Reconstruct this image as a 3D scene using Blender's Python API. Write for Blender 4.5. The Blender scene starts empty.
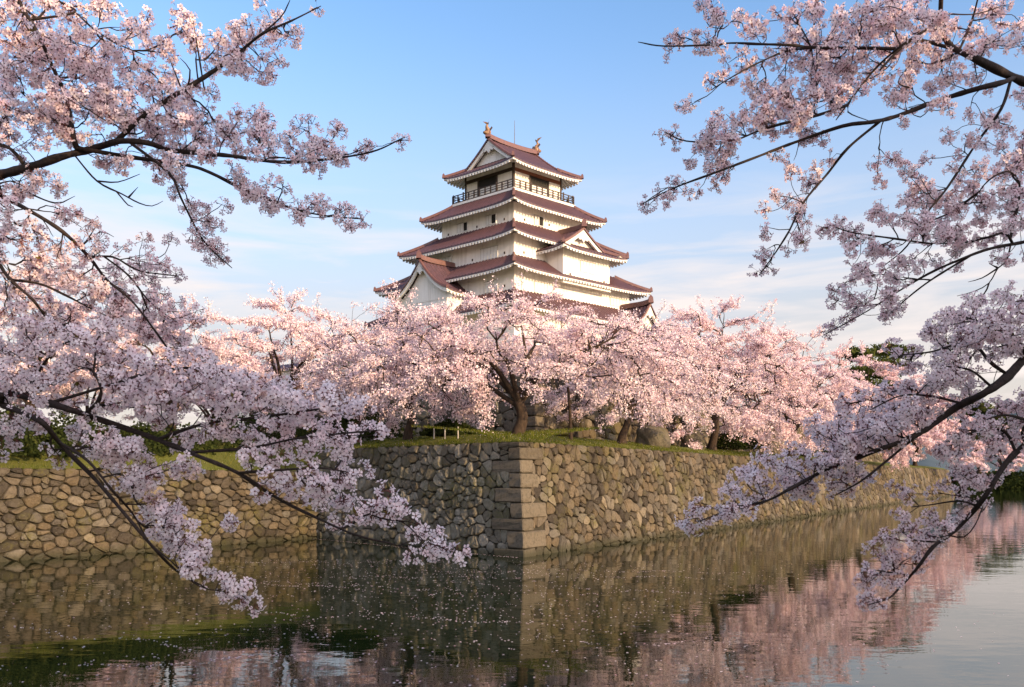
import bpy, math, random
import numpy as np
from mathutils import Vector
C = bpy.context.scene
COL = C.collection
R_ = math.radians
PI = math.pi

# ------------------------------------------------------------------ camera, sky, sun, exposure
F = 820.0            # focal length in pixels of a 1024 wide frame
CH = 3.28            # eye height above the moat water
HOR = 478.0          # horizon row
cam_d = bpy.data.cameras.new('camera')
cam = bpy.data.objects.new('camera', cam_d); COL.objects.link(cam)
cam.location = (0, 0, CH); cam.rotation_euler = (R_(90), 0, 0)
cam_d.sensor_width = 36; cam_d.lens = F / 1024 * 36
cam_d.shift_y = (HOR - 343.5) / 1024
cam_d.clip_start = 0.1; cam_d.clip_end = 8000
C.camera = cam

SUN_EL = R_(15)
SUN_DIR = np.array([0.735, -0.678])
SUN_AZ = math.atan2(SUN_DIR[0], SUN_DIR[1])       # clockwise from +Y
w = bpy.data.worlds.new('World'); C.world = w; w.use_nodes = True
nt = w.node_tree; nt.nodes.clear()
out = nt.nodes.new('ShaderNodeOutputWorld'); bg = nt.nodes.new('ShaderNodeBackground')
sky = nt.nodes.new('ShaderNodeTexSky'); sky.sky_type = 'NISHITA'; sky.sun_disc = False
sky.sun_elevation = SUN_EL; sky.sun_rotation = SUN_AZ
sky.air_density = 1.0; sky.dust_density = 0.6; sky.ozone_density = 1.6; sky.altitude = 200
bg.inputs[1].default_value = 0.15
# thin wisps of cloud, on the sky's own directions
tc = nt.nodes.new('ShaderNodeTexCoord')
sep = nt.nodes.new('ShaderNodeSeparateXYZ'); nt.links.new(tc.outputs['Generated'], sep.inputs[0])
mp = nt.nodes.new('ShaderNodeMapping'); mp.inputs['Scale'].default_value = (2.0, 2.0, 14)
mp.inputs['Rotation'].default_value = (0, R_(-2), 0)
mp.inputs['Location'].default_value = (0.3, 0, 0.15)
nt.links.new(tc.outputs['Generated'], mp.inputs[0])
nz = nt.nodes.new('ShaderNodeTexNoise'); nz.inputs['Scale'].default_value = 2.2
nz.inputs['Detail'].default_value = 7; nz.inputs['Roughness'].default_value = 0.55; nz.inputs['Distortion'].default_value = 0.4
nt.links.new(mp.outputs[0], nz.inputs['Vector'])
cr = nt.nodes.new('ShaderNodeMapRange'); cr.inputs[1].default_value = 0.43; cr.inputs[2].default_value = 0.66
nt.links.new(nz.outputs[0], cr.inputs[0])
el = nt.nodes.new('ShaderNodeMapRange'); el.inputs[1].default_value = 0.36; el.inputs[2].default_value = 0.20
nt.links.new(sep.outputs[2], el.inputs[0])
mul = nt.nodes.new('ShaderNodeMath'); mul.operation = 'MULTIPLY'
nt.links.new(cr.outputs[0], mul.inputs[0]); nt.links.new(el.outputs[0], mul.inputs[1])
mul2 = nt.nodes.new('ShaderNodeMath'); mul2.operation = 'MULTIPLY'; mul2.inputs[1].default_value = 0.95
nt.links.new(mul.outputs[0], mul2.inputs[0])
mix = nt.nodes.new('ShaderNodeMix'); mix.data_type = 'RGBA'
nt.links.new(mul2.outputs[0], mix.inputs[0]); hs = nt.nodes.new('ShaderNodeHueSaturation'); hs.inputs['Saturation'].default_value = 1.12; hs.inputs['Hue'].default_value = 0.503; hs.inputs['Value'].default_value = 0.82
nt.links.new(sky.outputs[0], hs.inputs['Color'])
hz = nt.nodes.new('ShaderNodeMapRange'); hz.interpolation_type = 'SMOOTHSTEP'      # pale spring haze low in the sky
hz.inputs[1].default_value = 0.52; hz.inputs[2].default_value = 0.10; hz.inputs[4].default_value = 0.92
nt.links.new(sep.outputs[2], hz.inputs[0])
hm = nt.nodes.new('ShaderNodeMix'); hm.data_type = 'RGBA'; hm.inputs[7].default_value = (1.60, 1.58, 1.66, 1)
nt.links.new(hz.outputs[0], hm.inputs[0]); nt.links.new(hs.outputs[0], hm.inputs[6])
hz2 = nt.nodes.new('ShaderNodeMapRange'); hz2.interpolation_type = 'SMOOTHSTEP'
hz2.inputs[1].default_value = 0.27; hz2.inputs[2].default_value = 0.0; hz2.inputs[4].default_value = 0.9; nt.links.new(sep.outputs[2], hz2.inputs[0])
hm2 = nt.nodes.new('ShaderNodeMix'); hm2.data_type = 'RGBA'; hm2.inputs[7].default_value = (1.98, 1.75, 1.55, 1)
nt.links.new(hz2.outputs[0], hm2.inputs[0]); nt.links.new(hm.outputs[2], hm2.inputs[6]); nt.links.new(hm2.outputs[2], mix.inputs[6])
mix.inputs[7].default_value = (2.5, 2.22, 2.12, 1)
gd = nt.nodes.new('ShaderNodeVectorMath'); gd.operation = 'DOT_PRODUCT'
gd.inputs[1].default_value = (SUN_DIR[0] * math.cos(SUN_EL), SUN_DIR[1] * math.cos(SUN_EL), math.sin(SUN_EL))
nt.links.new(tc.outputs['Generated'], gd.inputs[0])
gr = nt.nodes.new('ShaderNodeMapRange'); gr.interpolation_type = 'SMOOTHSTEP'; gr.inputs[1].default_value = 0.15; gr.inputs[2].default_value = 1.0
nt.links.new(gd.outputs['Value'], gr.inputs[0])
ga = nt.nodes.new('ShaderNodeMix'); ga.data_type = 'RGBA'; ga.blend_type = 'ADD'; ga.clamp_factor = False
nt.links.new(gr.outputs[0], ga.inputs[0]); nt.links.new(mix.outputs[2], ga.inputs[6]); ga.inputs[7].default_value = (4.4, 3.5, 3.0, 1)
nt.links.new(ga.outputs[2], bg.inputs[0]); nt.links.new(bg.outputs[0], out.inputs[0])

sd = bpy.data.lights.new('sun', 'SUN'); sun = bpy.data.objects.new('sun', sd); COL.objects.link(sun)
sd.energy = 2.6; sd.angle = R_(0.6); sd.color = (1.0, 0.70, 0.39)
sv = Vector((SUN_DIR[0] * math.cos(SUN_EL), SUN_DIR[1] * math.cos(SUN_EL), math.sin(SUN_EL))).normalized()
sun.rotation_euler = (-sv).to_track_quat('-Z', 'Y').to_euler()
C.view_settings.view_transform = 'Standard'; C.view_settings.look = 'None'
C.view_settings.exposure = 1.5; C.view_settings.gamma = 1.0
C.view_settings.use_curve_mapping = False
C.cycles.max_bounces = 8; C.cycles.diffuse_bounces = 4; C.cycles.transmission_bounces = 6
C.cycles.use_denoising = True

# ------------------------------------------------------------------ helpers
def tag(o, label=None, cat=None, group=None, kind=None):
    if label: o['label'] = label
    if cat: o['category'] = cat
    if group: o['group'] = group
    if kind: o['kind'] = kind
    return o

def empty(name, loc, label, cat, group=None):
    o = bpy.data.objects.new(name, None); COL.objects.link(o); o.location = loc
    o.empty_display_size = 0.3
    return tag(o, label, cat, group)

class MB:
    """Collects polygons in world space and links them as one mesh object."""
    def __init__(s): s.v = []; s.f = []; s.mi = []; s.col = []
    def add(s, verts, faces, mi=0, col=0.5):
        b = len(s.v); s.v.extend([tuple(p) for p in verts])
        for f in faces: s.f.append([b + i for i in f]); s.mi.append(mi); s.col.append(col)
    def build(s, name, mats, parent=None, smooth=False):
        return poly_obj(name, np.array(s.v, dtype=np.float64).reshape(-1, 3), s.f, mats, parent, s.mi, s.col, smooth)

def poly_obj(name, V, faces, mats, parent=None, mi=None, col=None, smooth=False):
    """faces: an (n,k) array or a list of index lists. World coordinates in; parented to an Empty they are shifted to its origin."""
    me = bpy.data.meshes.new(name)
    base = np.zeros(3)
    if parent is not None:
        p = parent
        while p is not None: base = base + np.array(p.location); p = p.parent
    V = np.asarray(V, dtype=np.float64) - base
    if isinstance(faces, np.ndarray):
        n, k = faces.shape; loops = faces.ravel(); starts = np.arange(n) * k; tot = np.full(n, k)
    else:
        n = len(faces); tot = np.array([len(f) for f in faces], dtype=np.int32)
        loops = np.concatenate([np.asarray(f) for f in faces]); starts = np.concatenate([[0], np.cumsum(tot)[:-1]])
    me.vertices.add(len(V)); me.vertices.foreach_set('co', V.astype(np.float32).ravel())
    me.loops.add(len(loops)); me.loops.foreach_set('vertex_index', loops.astype(np.int32))
    me.polygons.add(n); me.polygons.foreach_set('loop_start', starts.astype(np.int32))
    me.polygons.foreach_set('loop_total', tot.astype(np.int32))
    for m in (mats if isinstance(mats, (list, tuple)) else [mats]): me.materials.append(m)
    if mi is not None: me.polygons.foreach_set('material_index', np.asarray(mi, dtype=np.int32))
    me.polygons.foreach_set('use_smooth', np.full(n, bool(smooth)))
    if col is not None:
        a = me.attributes.new('vary', 'FLOAT', 'FACE'); a.data.foreach_set('value', np.asarray(col, dtype=np.float32))
    me.update(calc_edges=True); me.validate()
    o = bpy.data.objects.new(name, me); COL.objects.link(o)
    if parent is not None: o.parent = parent
    return o

def unit(v): v = np.asarray(v, float); return v / (np.linalg.norm(v) + 1e-12)

def tube_arrays(tubes, sides):
    """tubes: list of (points (n,3), radii (n,)). Returns V, F(quads)."""
    Vs, Fs = [], []; b = 0
    ang = np.linspace(0, 2 * PI, sides, endpoint=False); ca, sa = np.cos(ang), np.sin(ang)
    for P, r in tubes:
        P = np.asarray(P, float); n = len(P)
        if n < 2: continue
        T = np.gradient(P, axis=0); T /= (np.linalg.norm(T, axis=1, keepdims=True) + 1e-12)
        up = np.array([0.13, 0.21, 0.97]) if abs(T[0][2]) < 0.9 else np.array([0.97, 0.2, 0.1])
        A = np.cross(T, up); A /= (np.linalg.norm(A, axis=1, keepdims=True) + 1e-12); B = np.cross(T, A)
        ring = P[:, None, :] + np.asarray(r)[:, None, None] * (A[:, None, :] * ca[None, :, None] + B[:, None, :] * sa[None, :, None])
        Vs.append(ring.reshape(-1, 3))
        i = np.arange(n - 1)[:, None] * sides; j = np.arange(sides)[None, :]; k = (np.arange(sides) + 1) % sides
        q = np.stack([i + j, i + k[None, :], i + sides + k[None, :], i + sides + j], -1).reshape(-1, 4)
        Fs.append(q + b); b += n * sides
    if not Vs: return np.zeros((0, 3)), np.zeros((0, 4), int)
    return np.concatenate(Vs), np.concatenate(Fs)

def tubes_obj(name, tubes, sides, mat, parent):
    V, Fq = tube_arrays(tubes, sides)
    return poly_obj(name, V, Fq, mat, parent, smooth=True)

def resample(P, step):
    """Smooth (Catmull-Rom) resampling of an (n,k) polyline to about the given 3-D step."""
    P = np.asarray(P, float); n = len(P)
    if n == 2: Q = np.vstack([P[0] * 2 - P[1], P, P[1] * 2 - P[0]])
    else: Q = np.vstack([P[0] * 2 - P[1], P, P[-1] * 2 - P[-2]])
    outp = []
    for i in range(n - 1):
        p0, p1, p2, p3 = Q[i:i + 4]
        m = max(1, int(np.linalg.norm((p2 - p1)[:3]) / step))
        for t in np.arange(m) / m:
            outp.append(0.5 * (2 * p1 + (p2 - p0) * t + (2 * p0 - 5 * p1 + 4 * p2 - p3) * t * t + (3 * p1 - p0 - 3 * p2 + p3) * t ** 3))
    outp.append(P[-1]); return np.array(outp)

# ------------------------------------------------------------------ materials
def new_mat(name):
    m = bpy.data.materials.new(name); m.use_nodes = True
    t = m.node_tree; b = t.nodes['Principled BSDF']
    return m, t, b
def N(t, typ, **kw):
    n = t.nodes.new(typ)
    for k, v in kw.items():
        if k.startswith('i_'): n.inputs[k[2:].replace('_', ' ')].default_value = v
        else: setattr(n, k, v)
    return n
def ramp(t, fac, stops):
    r = t.nodes.new('ShaderNodeValToRGB'); e = r.color_ramp.elements
    while len(e) < len(stops): e.new(0.5)
    for x, (p, c) in zip(e, stops): x.position = p; x.color = (*c, 1)
    t.links.new(fac, r.inputs[0]); return r.outputs[0]
def noise(t, vec, scale, detail=4, rough=0.55):
    n = N(t, 'ShaderNodeTexNoise'); n.inputs['Scale'].default_value = scale
    n.inputs['Detail'].default_value = detail; n.inputs['Roughness'].default_value = rough
    if vec is not None: t.links.new(vec, n.inputs['Vector'])
    return n.outputs[0]
def geo(t): return N(t, 'ShaderNodeNewGeometry').outputs['Position']
def bump(t, b, h, strength, dist):
    n = N(t, 'ShaderNodeBump'); n.inputs['Strength'].default_value = strength; n.inputs['Distance'].default_value = dist
    t.links.new(h, n.inputs['Height']); t.links.new(n.outputs[0], b.inputs['Normal'])
def mixc(t, fac, a, bcol, mode='MIX'):
    m = N(t, 'ShaderNodeMix', data_type='RGBA', blend_type=mode)
    for s, x in ((0, fac), (6, a), (7, bcol)):
        if hasattr(x, 'is_output'): t.links.new(x, m.inputs[s])
        else: m.inputs[s].default_value = x if s == 0 else (*x, 1)
    return m.outputs[2]
def attr(t, n='vary'): return N(t, 'ShaderNodeAttribute', attribute_name=n).outputs['Fac']

def simple(name, c0, c1, scale=3, rough=0.7, bs=0.2, bd=0.02, spec=0.4):
    m, t, b = new_mat(name); p = geo(t); n = noise(t, p, scale, 6)
    t.links.new(ramp(t, n, [(0.3, c0), (0.7, c1)]), b.inputs['Base Color'])
    b.inputs['Roughness'].default_value = rough; b.inputs['Specular IOR Level'].default_value = spec
    if bs: bump(t, b, noise(t, p, scale * 6, 5), bs, bd)
    return m

def stone_mat(name, stops, moss, moss_amt):
    m, t, b = new_mat(name); p = geo(t)
    base = ramp(t, attr(t), stops)
    n1 = noise(t, p, 7, 8, 0.65)
    c = mixc(t, 0.8, base, ramp(t, n1, [(0.25, (0.22, 0.20, 0.17)), (0.5, (0.75, 0.73, 0.70)), (0.8, (1.0, 0.98, 0.94))]), 'MULTIPLY')
    n2 = noise(t, p, 0.55, 6, 0.65)
    mk = N(t, 'ShaderNodeMapRange'); mk.inputs[1].default_value = 0.62 - moss_amt; mk.inputs[2].default_value = 0.80 - moss_amt
    mk.inputs[4].default_value = 0.75
    t.links.new(n2, mk.inputs[0])
    n3 = noise(t, p, 9, 5); mm = N(t, 'ShaderNodeMath', operation='MULTIPLY'); t.links.new(mk.outputs[0], mm.inputs[0])
    r3 = N(t, 'ShaderNodeMapRange'); r3.inputs[1].default_value = 0.35; r3.inputs[2].default_value = 0.6; t.links.new(n3, r3.inputs[0])
    t.links.new(r3.outputs[0], mm.inputs[1])
    c = mixc(t, mm.outputs[0], c, moss)
    # lichen specks and water-line dampness
    n4 = noise(t, p, 22, 3); lk = N(t, 'ShaderNodeMapRange'); lk.inputs[1].default_value = 0.66; lk.inputs[2].default_value = 0.74; lk.inputs[4].default_value = 0.5
    t.links.new(n4, lk.inputs[0]); c = mixc(t, lk.outputs[0], c, (0.36, 0.35, 0.29))
    sz = N(t, 'ShaderNodeSeparateXYZ'); t.links.new(p, sz.inputs[0])
    wet = N(t, 'ShaderNodeMapRange'); wet.inputs[1].default_value = 0.42; wet.inputs[2].default_value = 0.10; t.links.new(sz.outputs[2], wet.inputs[0])
    wm = N(t, 'ShaderNodeMath', operation='MULTIPLY'); wm.inputs[1].default_value = 0.75; t.links.new(wet.outputs[0], wm.inputs[0])
    c = mixc(t, wm.outputs[0], c, (0.032, 0.032, 0.016))
    t.links.new(c, b.inputs['Base Color']); b.inputs['Roughness'].default_value = 0.88; b.inputs['Specular IOR Level'].default_value = 0.25
    bump(t, b, noise(t, p, 10, 8, 0.72), 0.9, 0.07)
    return m

STOPS_TAN = [(0.0, (0.044, 0.036, 0.0272)), (0.22, (0.08, 0.0664, 0.0496)), (0.42, (0.124, 0.0944, 0.0576)), (0.6, (0.096, 0.0864, 0.072)), (0.8, (0.152, 0.12, 0.08)), (0.92, (0.136, 0.124, 0.104)), (1.0, (0.216, 0.18, 0.128))]
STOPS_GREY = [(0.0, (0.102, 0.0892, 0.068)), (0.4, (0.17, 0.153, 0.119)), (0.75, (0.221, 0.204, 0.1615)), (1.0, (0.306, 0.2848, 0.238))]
M_stone = stone_mat('stone_tan', STOPS_TAN, (0.105, 0.095, 0.022), 0.13)
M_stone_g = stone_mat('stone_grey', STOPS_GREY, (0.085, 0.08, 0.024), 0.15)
M_gap = simple('joint_earth', (0.018, 0.015, 0.01), (0.04, 0.034, 0.02), 4, 0.95)
M_plaster = simple('white_plaster', (0.79, 0.77, 0.77), (0.85, 0.83, 0.83), 1.2, 0.75, 0.05, 0.01)
m, t, b = new_mat('white_plaster'); p = geo(t)
mpg = N(t, 'ShaderNodeMapping'); mpg.inputs['Scale'].default_value = (1.6, 1.6, 0.12); t.links.new(p, mpg.inputs[0])
ns = noise(t, mpg.outputs[0], 1.6, 6, 0.6); n2 = noise(t, p, 0.5, 5)
c = mixc(t, 0.6, ramp(t, n2, [(0.3, (0.76, 0.72, 0.67)), (0.7, (0.86, 0.825, 0.78))]), ramp(t, ns, [(0.30, (0.66, 0.64, 0.60)), (0.52, (1, 1, 1))]), 'MULTIPLY')
t.links.new(c, b.inputs['Base Color']); b.inputs['Roughness'].default_value = 0.8; b.inputs['Specular IOR Level'].default_value = 0.3; M_plaster = m
M_eave = simple('eave_plaster', (0.68, 0.66, 0.63), (0.74, 0.72, 0.69), 2, 0.75, 0)
M_shutter = simple('shutter_plaster', (0.68, 0.67, 0.65), (0.74, 0.73, 0.71), 2, 0.7, 0)
M_batten = simple('worn_batten', (0.40, 0.37, 0.34), (0.5, 0.47, 0.44), 4, 0.7, 0)
M_timber = simple('dark_timber', (0.030, 0.020, 0.016), (0.055, 0.035, 0.026), 5, 0.6, 0.1)
M_lit_timber = simple('sunlit_timber', (0.16, 0.05, 0.025), (0.21, 0.07, 0.035), 5, 0.55, 0.1)  # sunny-side lintel: dark timber with the red of sunlight put into its colour
M_post = simple('pale_post', (0.30, 0.27, 0.23), (0.42, 0.39, 0.34), 6, 0.8, 0.1)
M_dark = simple('dark_interior', (0.012, 0.011, 0.01), (0.018, 0.016, 0.015), 3, 0.8, 0)
M_bronze = simple('weathered_bronze', (0.20, 0.11, 0.06), (0.30, 0.18, 0.10), 6, 0.45, 0.2)
M_metal = simple('grey_metal', (0.10, 0.10, 0.11), (0.14, 0.14, 0.15), 5, 0.4, 0)

m, t, b = new_mat('red_roof_tile'); p = geo(t)
n1 = noise(t, p, 2.2, 6); n2 = noise(t, p, 11, 3)
c = mixc(t, 0.5, ramp(t, n1, [(0.3, (0.074, 0.040, 0.046)), (0.7, (0.112, 0.056, 0.060))]), ramp(t, n2, [(0.35, (0.5, 0.5, 0.55)), (0.65, (1, 1, 1))]), 'MULTIPLY')
t.links.new(c, b.inputs['Base Color']); b.inputs['Roughness'].default_value = 0.42; b.inputs['Specular IOR Level'].default_value = 0.5
M_tile = m
M_ridge = simple('ridge_tile', (0.105, 0.050, 0.048), (0.155, 0.072, 0.06), 4, 0.42, 0.1)

m, t, b = new_mat('bark'); p = geo(t)
mpg = N(t, 'ShaderNodeMapping'); mpg.inputs['Scale'].default_value = (1, 1, 0.35); t.links.new(p, mpg.inputs[0])
nb = noise(t, mpg.outputs[0], 9, 8, 0.7)
t.links.new(ramp(t, nb, [(0.3, (0.022, 0.015, 0.011)), (0.6, (0.06, 0.042, 0.03)), (0.8, (0.10, 0.085, 0.06))]), b.inputs['Base Color'])
b.inputs['Roughness'].default_value = 0.9; b.inputs['Specular IOR Level'].default_value = 0.15; bump(t, b, nb, 0.8, 0.04); M_bark = m
m, t, b = new_mat('branch_bark'); p = geo(t)
nb = noise(t, p, 40, 6, 0.7)
t.links.new(ramp(t, nb, [(0.3, (0.016, 0.011, 0.010)), (0.7, (0.045, 0.032, 0.027))]), b.inputs['Base Color'])
b.inputs['Roughness'].default_value = 0.85; b.inputs['Specular IOR Level'].default_value = 0.2; bump(t, b, nb, 0.6, 0.01); M_twig = m

def petal_mat(name, stops, trans):
    m = bpy.data.materials.new(name); m.use_nodes = True; t = m.node_tree; t.nodes.clear()
    o = N(t, 'ShaderNodeOutputMaterial'); d = N(t, 'ShaderNodeBsdfDiffuse'); tr = N(t, 'ShaderNodeBsdfTranslucent'); mx = N(t, 'ShaderNodeMixShader')
    c = ramp(t, attr(t), stops)
    t.links.new(c, d.inputs[0]); t.links.new(c, tr.inputs[0]); mx.inputs[0].default_value = trans
    t.links.new(d.outputs[0], mx.inputs[1]); t.links.new(tr.outputs[0], mx.inputs[2]); t.links.new(mx.outputs[0], o.inputs[0])
    return m
M_petal = petal_mat('cherry_petal', [(0, (0.86, 0.52, 0.57)), (0.35, (0.94, 0.73, 0.76)), (1, (0.97, 0.87, 0.88))], 0.45)
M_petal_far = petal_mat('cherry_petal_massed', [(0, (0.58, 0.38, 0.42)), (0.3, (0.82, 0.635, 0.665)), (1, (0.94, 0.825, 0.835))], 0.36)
M_leaf = petal_mat('evergreen_leaf', [(0, (0.018, 0.025, 0.009)), (0.6, (0.038, 0.050, 0.014)), (1, (0.085, 0.09, 0.026))], 0.25)
M_needle = petal_mat('pine_needle', [(0, (0.03, 0.042, 0.012)), (0.6, (0.075, 0.09, 0.022)), (1, (0.16, 0.16, 0.045))], 0.3)
M_young = petal_mat('young_leaf', [(0, (0.10, 0.07, 0.02)), (1, (0.20, 0.17, 0.05))], 0.4)
M_calyx = simple('calyx', (0.09, 0.022, 0.022), (0.16, 0.045, 0.04), 30, 0.7, 0)
M_blade = petal_mat('grass_blade', [(0, (0.05, 0.07, 0.012)), (0.6, (0.115, 0.14, 0.02)), (1, (0.22, 0.20, 0.055))], 0.35)

m, t, b = new_mat('turf'); p = geo(t)
c = mixc(t, noise(t, p, 0.8, 6), ramp(t, noise(t, p, 14, 6), [(0.3, (0.05, 0.075, 0.012)), (0.7, (0.13, 0.16, 0.025))]), (0.10, 0.085, 0.03))
t.links.new(c, b.inputs['Base Color']); b.inputs['Roughness'].default_value = 0.95; b.inputs['Specular IOR Level'].default_value = 0.1
bump(t, b, noise(t, p, 18, 6), 0.8, 0.08); M_turf = m
M_hazed_forest = simple('hazed_forest', (0.045, 0.07, 0.085), (0.07, 0.10, 0.12), 0.02, 0.95, 0)  # blue of distance haze mixed into the forest's own colour

m, t, b = new_mat('moat_water'); p = geo(t)
b.inputs['Base Color'].default_value = (0.007, 0.013, 0.004, 1); b.inputs['Roughness'].default_value = 0.02
b.inputs['IOR'].default_value = 1.65; b.inputs['Specular IOR Level'].default_value = 0.5
mpa = N(t, 'ShaderNodeMapping'); mpa.inputs['Scale'].default_value = (0.8, 1.5, 1); t.links.new(p, mpa.inputs[0])
na = noise(t, mpa.outputs[0], 1.6, 3, 0.5); nb = noise(t, mpa.outputs[0], 0.35, 2, 0.5)
ad = N(t, 'ShaderNodeMath', operation='MULTIPLY_ADD'); ad.inputs[1].default_value = 0.35
t.links.new(na, ad.inputs[0]); t.links.new(nb, ad.inputs[2])
bump(t, b, ad.outputs[0], 0.16, 0.06); M_water = m

# ------------------------------------------------------------------ water, ground
WALL_H = 4.9; BAT = 0.22
A0 = np.array([0.5, 34.05]); DR = unit([0.565, 0.825]); DL = unit([-0.718, 0.695]); DW = unit([-0.59, -0.807])
NR = np.array([DR[1], -DR[0]]); NL = np.array([DL[1] * -1, DL[0]]) * 1.0
NL = np.array([-DL[1], DL[0]]); NW = np.array([-DW[1], DW[0]])
INNER = np.array([-10.65, 44.8]); WEND = INNER + DW * 30
REND = A0 + DR * 150; RB = unit([-0.5, 0.86]); NB = np.array([RB[1], -RB[0]])
def corner(P, n1, n2, d): return P - d * (n1 + n2) / (1 + n1 @ n2)

mb = MB()
mb.add([(-700, -60, 0), (900, -60, 0), (900, 900, 0), (-700, 900, 0)], [(0, 1, 2, 3)])
tag(mb.build('water', M_water), kind='structure')
mb = MB()
mb.add([(-3000, -3000, -1.6), (4000, -3000, -1.6), (4000, 6000, -1.6), (-3000, 6000, -1.6)], [(0, 1, 2, 3)])
tag(mb.build('ground', M_turf), kind='structure')

# terrace: rings offset inward from the top of the moat wall
path = [(WEND, NW, NW, 3.7, 0), (INNER + DW * 12, NW, NW, 3.7, 0), (INNER + DW * 1.0, NW, NW, 3.7, 0), (INNER, NW, NL, 3.7, 0), (INNER - DL * 1.2, NL, NL, 4.9, 1), (INNER - DL * 8, NL, NL, 4.9, 1),
        (A0, NL, NR, 4.9, 1), (A0 + DR * 12, NR, NR, 4.9, 1), (A0 + DR * 40, NR, NR, 4.9, 1), (A0 + DR * 90, NR, NR, 4.9, 1), (REND, NR, NB, 4.9, 1), (REND + RB * 90, NB, NB, 4.9, 1)]
rings = [(0.0, -0.03, -0.03), (0.35, 0.10, 0.12), (1.1, 0.27, 0.5), (2.4, 0.48, 1.15), (4.5, 0.72, 1.85), (7.5, 0.85, 2.05), (11, 0.9, 2.15)]
pv = []
for d, zh, zl in rings:
    row = []
    for P, n1, n2, H, k in path:
        q = corner(P, n1, n2, BAT * H - 0.02 + d) if n1 is not n2 else P - (BAT * H - 0.02 + d) * n1
        row.append((q[0], q[1], H + (zh if k == 1 else zl if k == 0 else (zh + zl) / 2)))
    pv.append(row)
mb = MB(); rs = random.Random(4)
SUBN = 24
fine = []
for row in pv:
    r = []
    for i in range(len(row) - 1):
        for j in range(SUBN):
            a = j / SUBN; r.append([row[i][c] * (1 - a) + row[i + 1][c] * a for c in range(3)])
    r.append(list(row[-1])); fine.append(r)
for k, r in enumerate(fine):
    for i, q in enumerate(r):
        if k: q[2] += 0.10 * math.sin(i * 0.9 + k) * math.cos(i * 0.37) + rs.uniform(-0.04, 0.04)
W = len(fine[0])
mb.add([q for r in fine for q in r], [(k * W + i, k * W + i + 1, (k + 1) * W + i + 1, (k + 1) * W + i) for k in range(len(fine) - 1) for i in range(W - 1)])
o = mb.build('terrace_ground', M_turf, smooth=True); tag(o, kind='structure')
last = pv[-1]
mb = MB(); poly = [(q[0], q[1], 5.72) for q in last] + [(40, 900, 5.72), (-900, 900, 5.72), (-900, -20, 5.72), (-60, -20, 5.72)]
mb.add(poly, [tuple(range(len(poly)))])
o = mb.build('terrace_ground', M_turf); tag(o, kind='structure')

# near bank the camera stands on
mb = MB(); g = []
prof = [(-80, 1.9), (-10, 1.75), (2.5, 1.7), (4.2, 1.45), (6.0, 0.6), (7.6, -0.4), (8.5, -1.7)]
xs = np.linspace(-60, 60, 61)
for y, z in prof:
    for x in xs: g.append((x, y + 0.25 * math.sin(x * 0.7), z + 0.05 * math.sin(x * 1.9 + y)))
mb.add(g, [(k * 61 + i, k * 61 + i + 1, (k + 1) * 61 + i + 1, (k + 1) * 61 + i) for k in range(len(prof) - 1) for i in range(60)])
tag(mb.build('near_bank', M_turf, smooth=True), kind='structure')

# far bank with its low wall, and the mountain
mb = MB(); mb.add([(70, 262, 2.6), (900, 240, 2.6), (900, 900, 4), (40, 900, 4)], [(0, 1, 2, 3)])
tag(mb.build('far_bank', M_turf), kind='structure')
mb = MB(); g = []; rs = random.Random(9)
nx = 90
for k, (yy, zz) in enumerate([(1900, 0), (2100, 0.55), (2400, 1.0), (3200, 0.0)]):
    for i in range(nx):
        x = -1500 + i * 50
        hgt = 95 + 120 * math.exp(-((x - 1500) / 520) ** 2) + 60 * math.exp(-((x + 600) / 500) ** 2) + 14 * math.sin(i * 1.3) + 9 * math.sin(i * 2.9)
        g.append((x, yy, zz * hgt * (0.62 if x < 1000 else 1)))
mb.add(g, [(k * nx + i, k * nx + i + 1, (k + 1) * nx + i + 1, (k + 1) * nx + i) for k in range(3) for i in range(nx - 1)])
tag(mb.build('mountain', M_hazed_forest, smooth=True), kind='structure')

# ------------------------------------------------------------------ stone walls
def clip(poly, px, py, nx, ny):
    outp = []
    L = len(poly)
    for i in range(L):
        a = poly[i]; bq = poly[(i + 1) % L]
        da = (a[0] - px) * nx + (a[1] - py) * ny; db = (bq[0] - px) * nx + (bq[1] - py) * ny
        if da <= 0: outp.append(a)
        if (da < 0 < db) or (db < 0 < da):
            s = da / (da - db); outp.append((a[0] + (bq[0] - a[0]) * s, a[1] + (bq[1] - a[1]) * s))
    return outp

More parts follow.
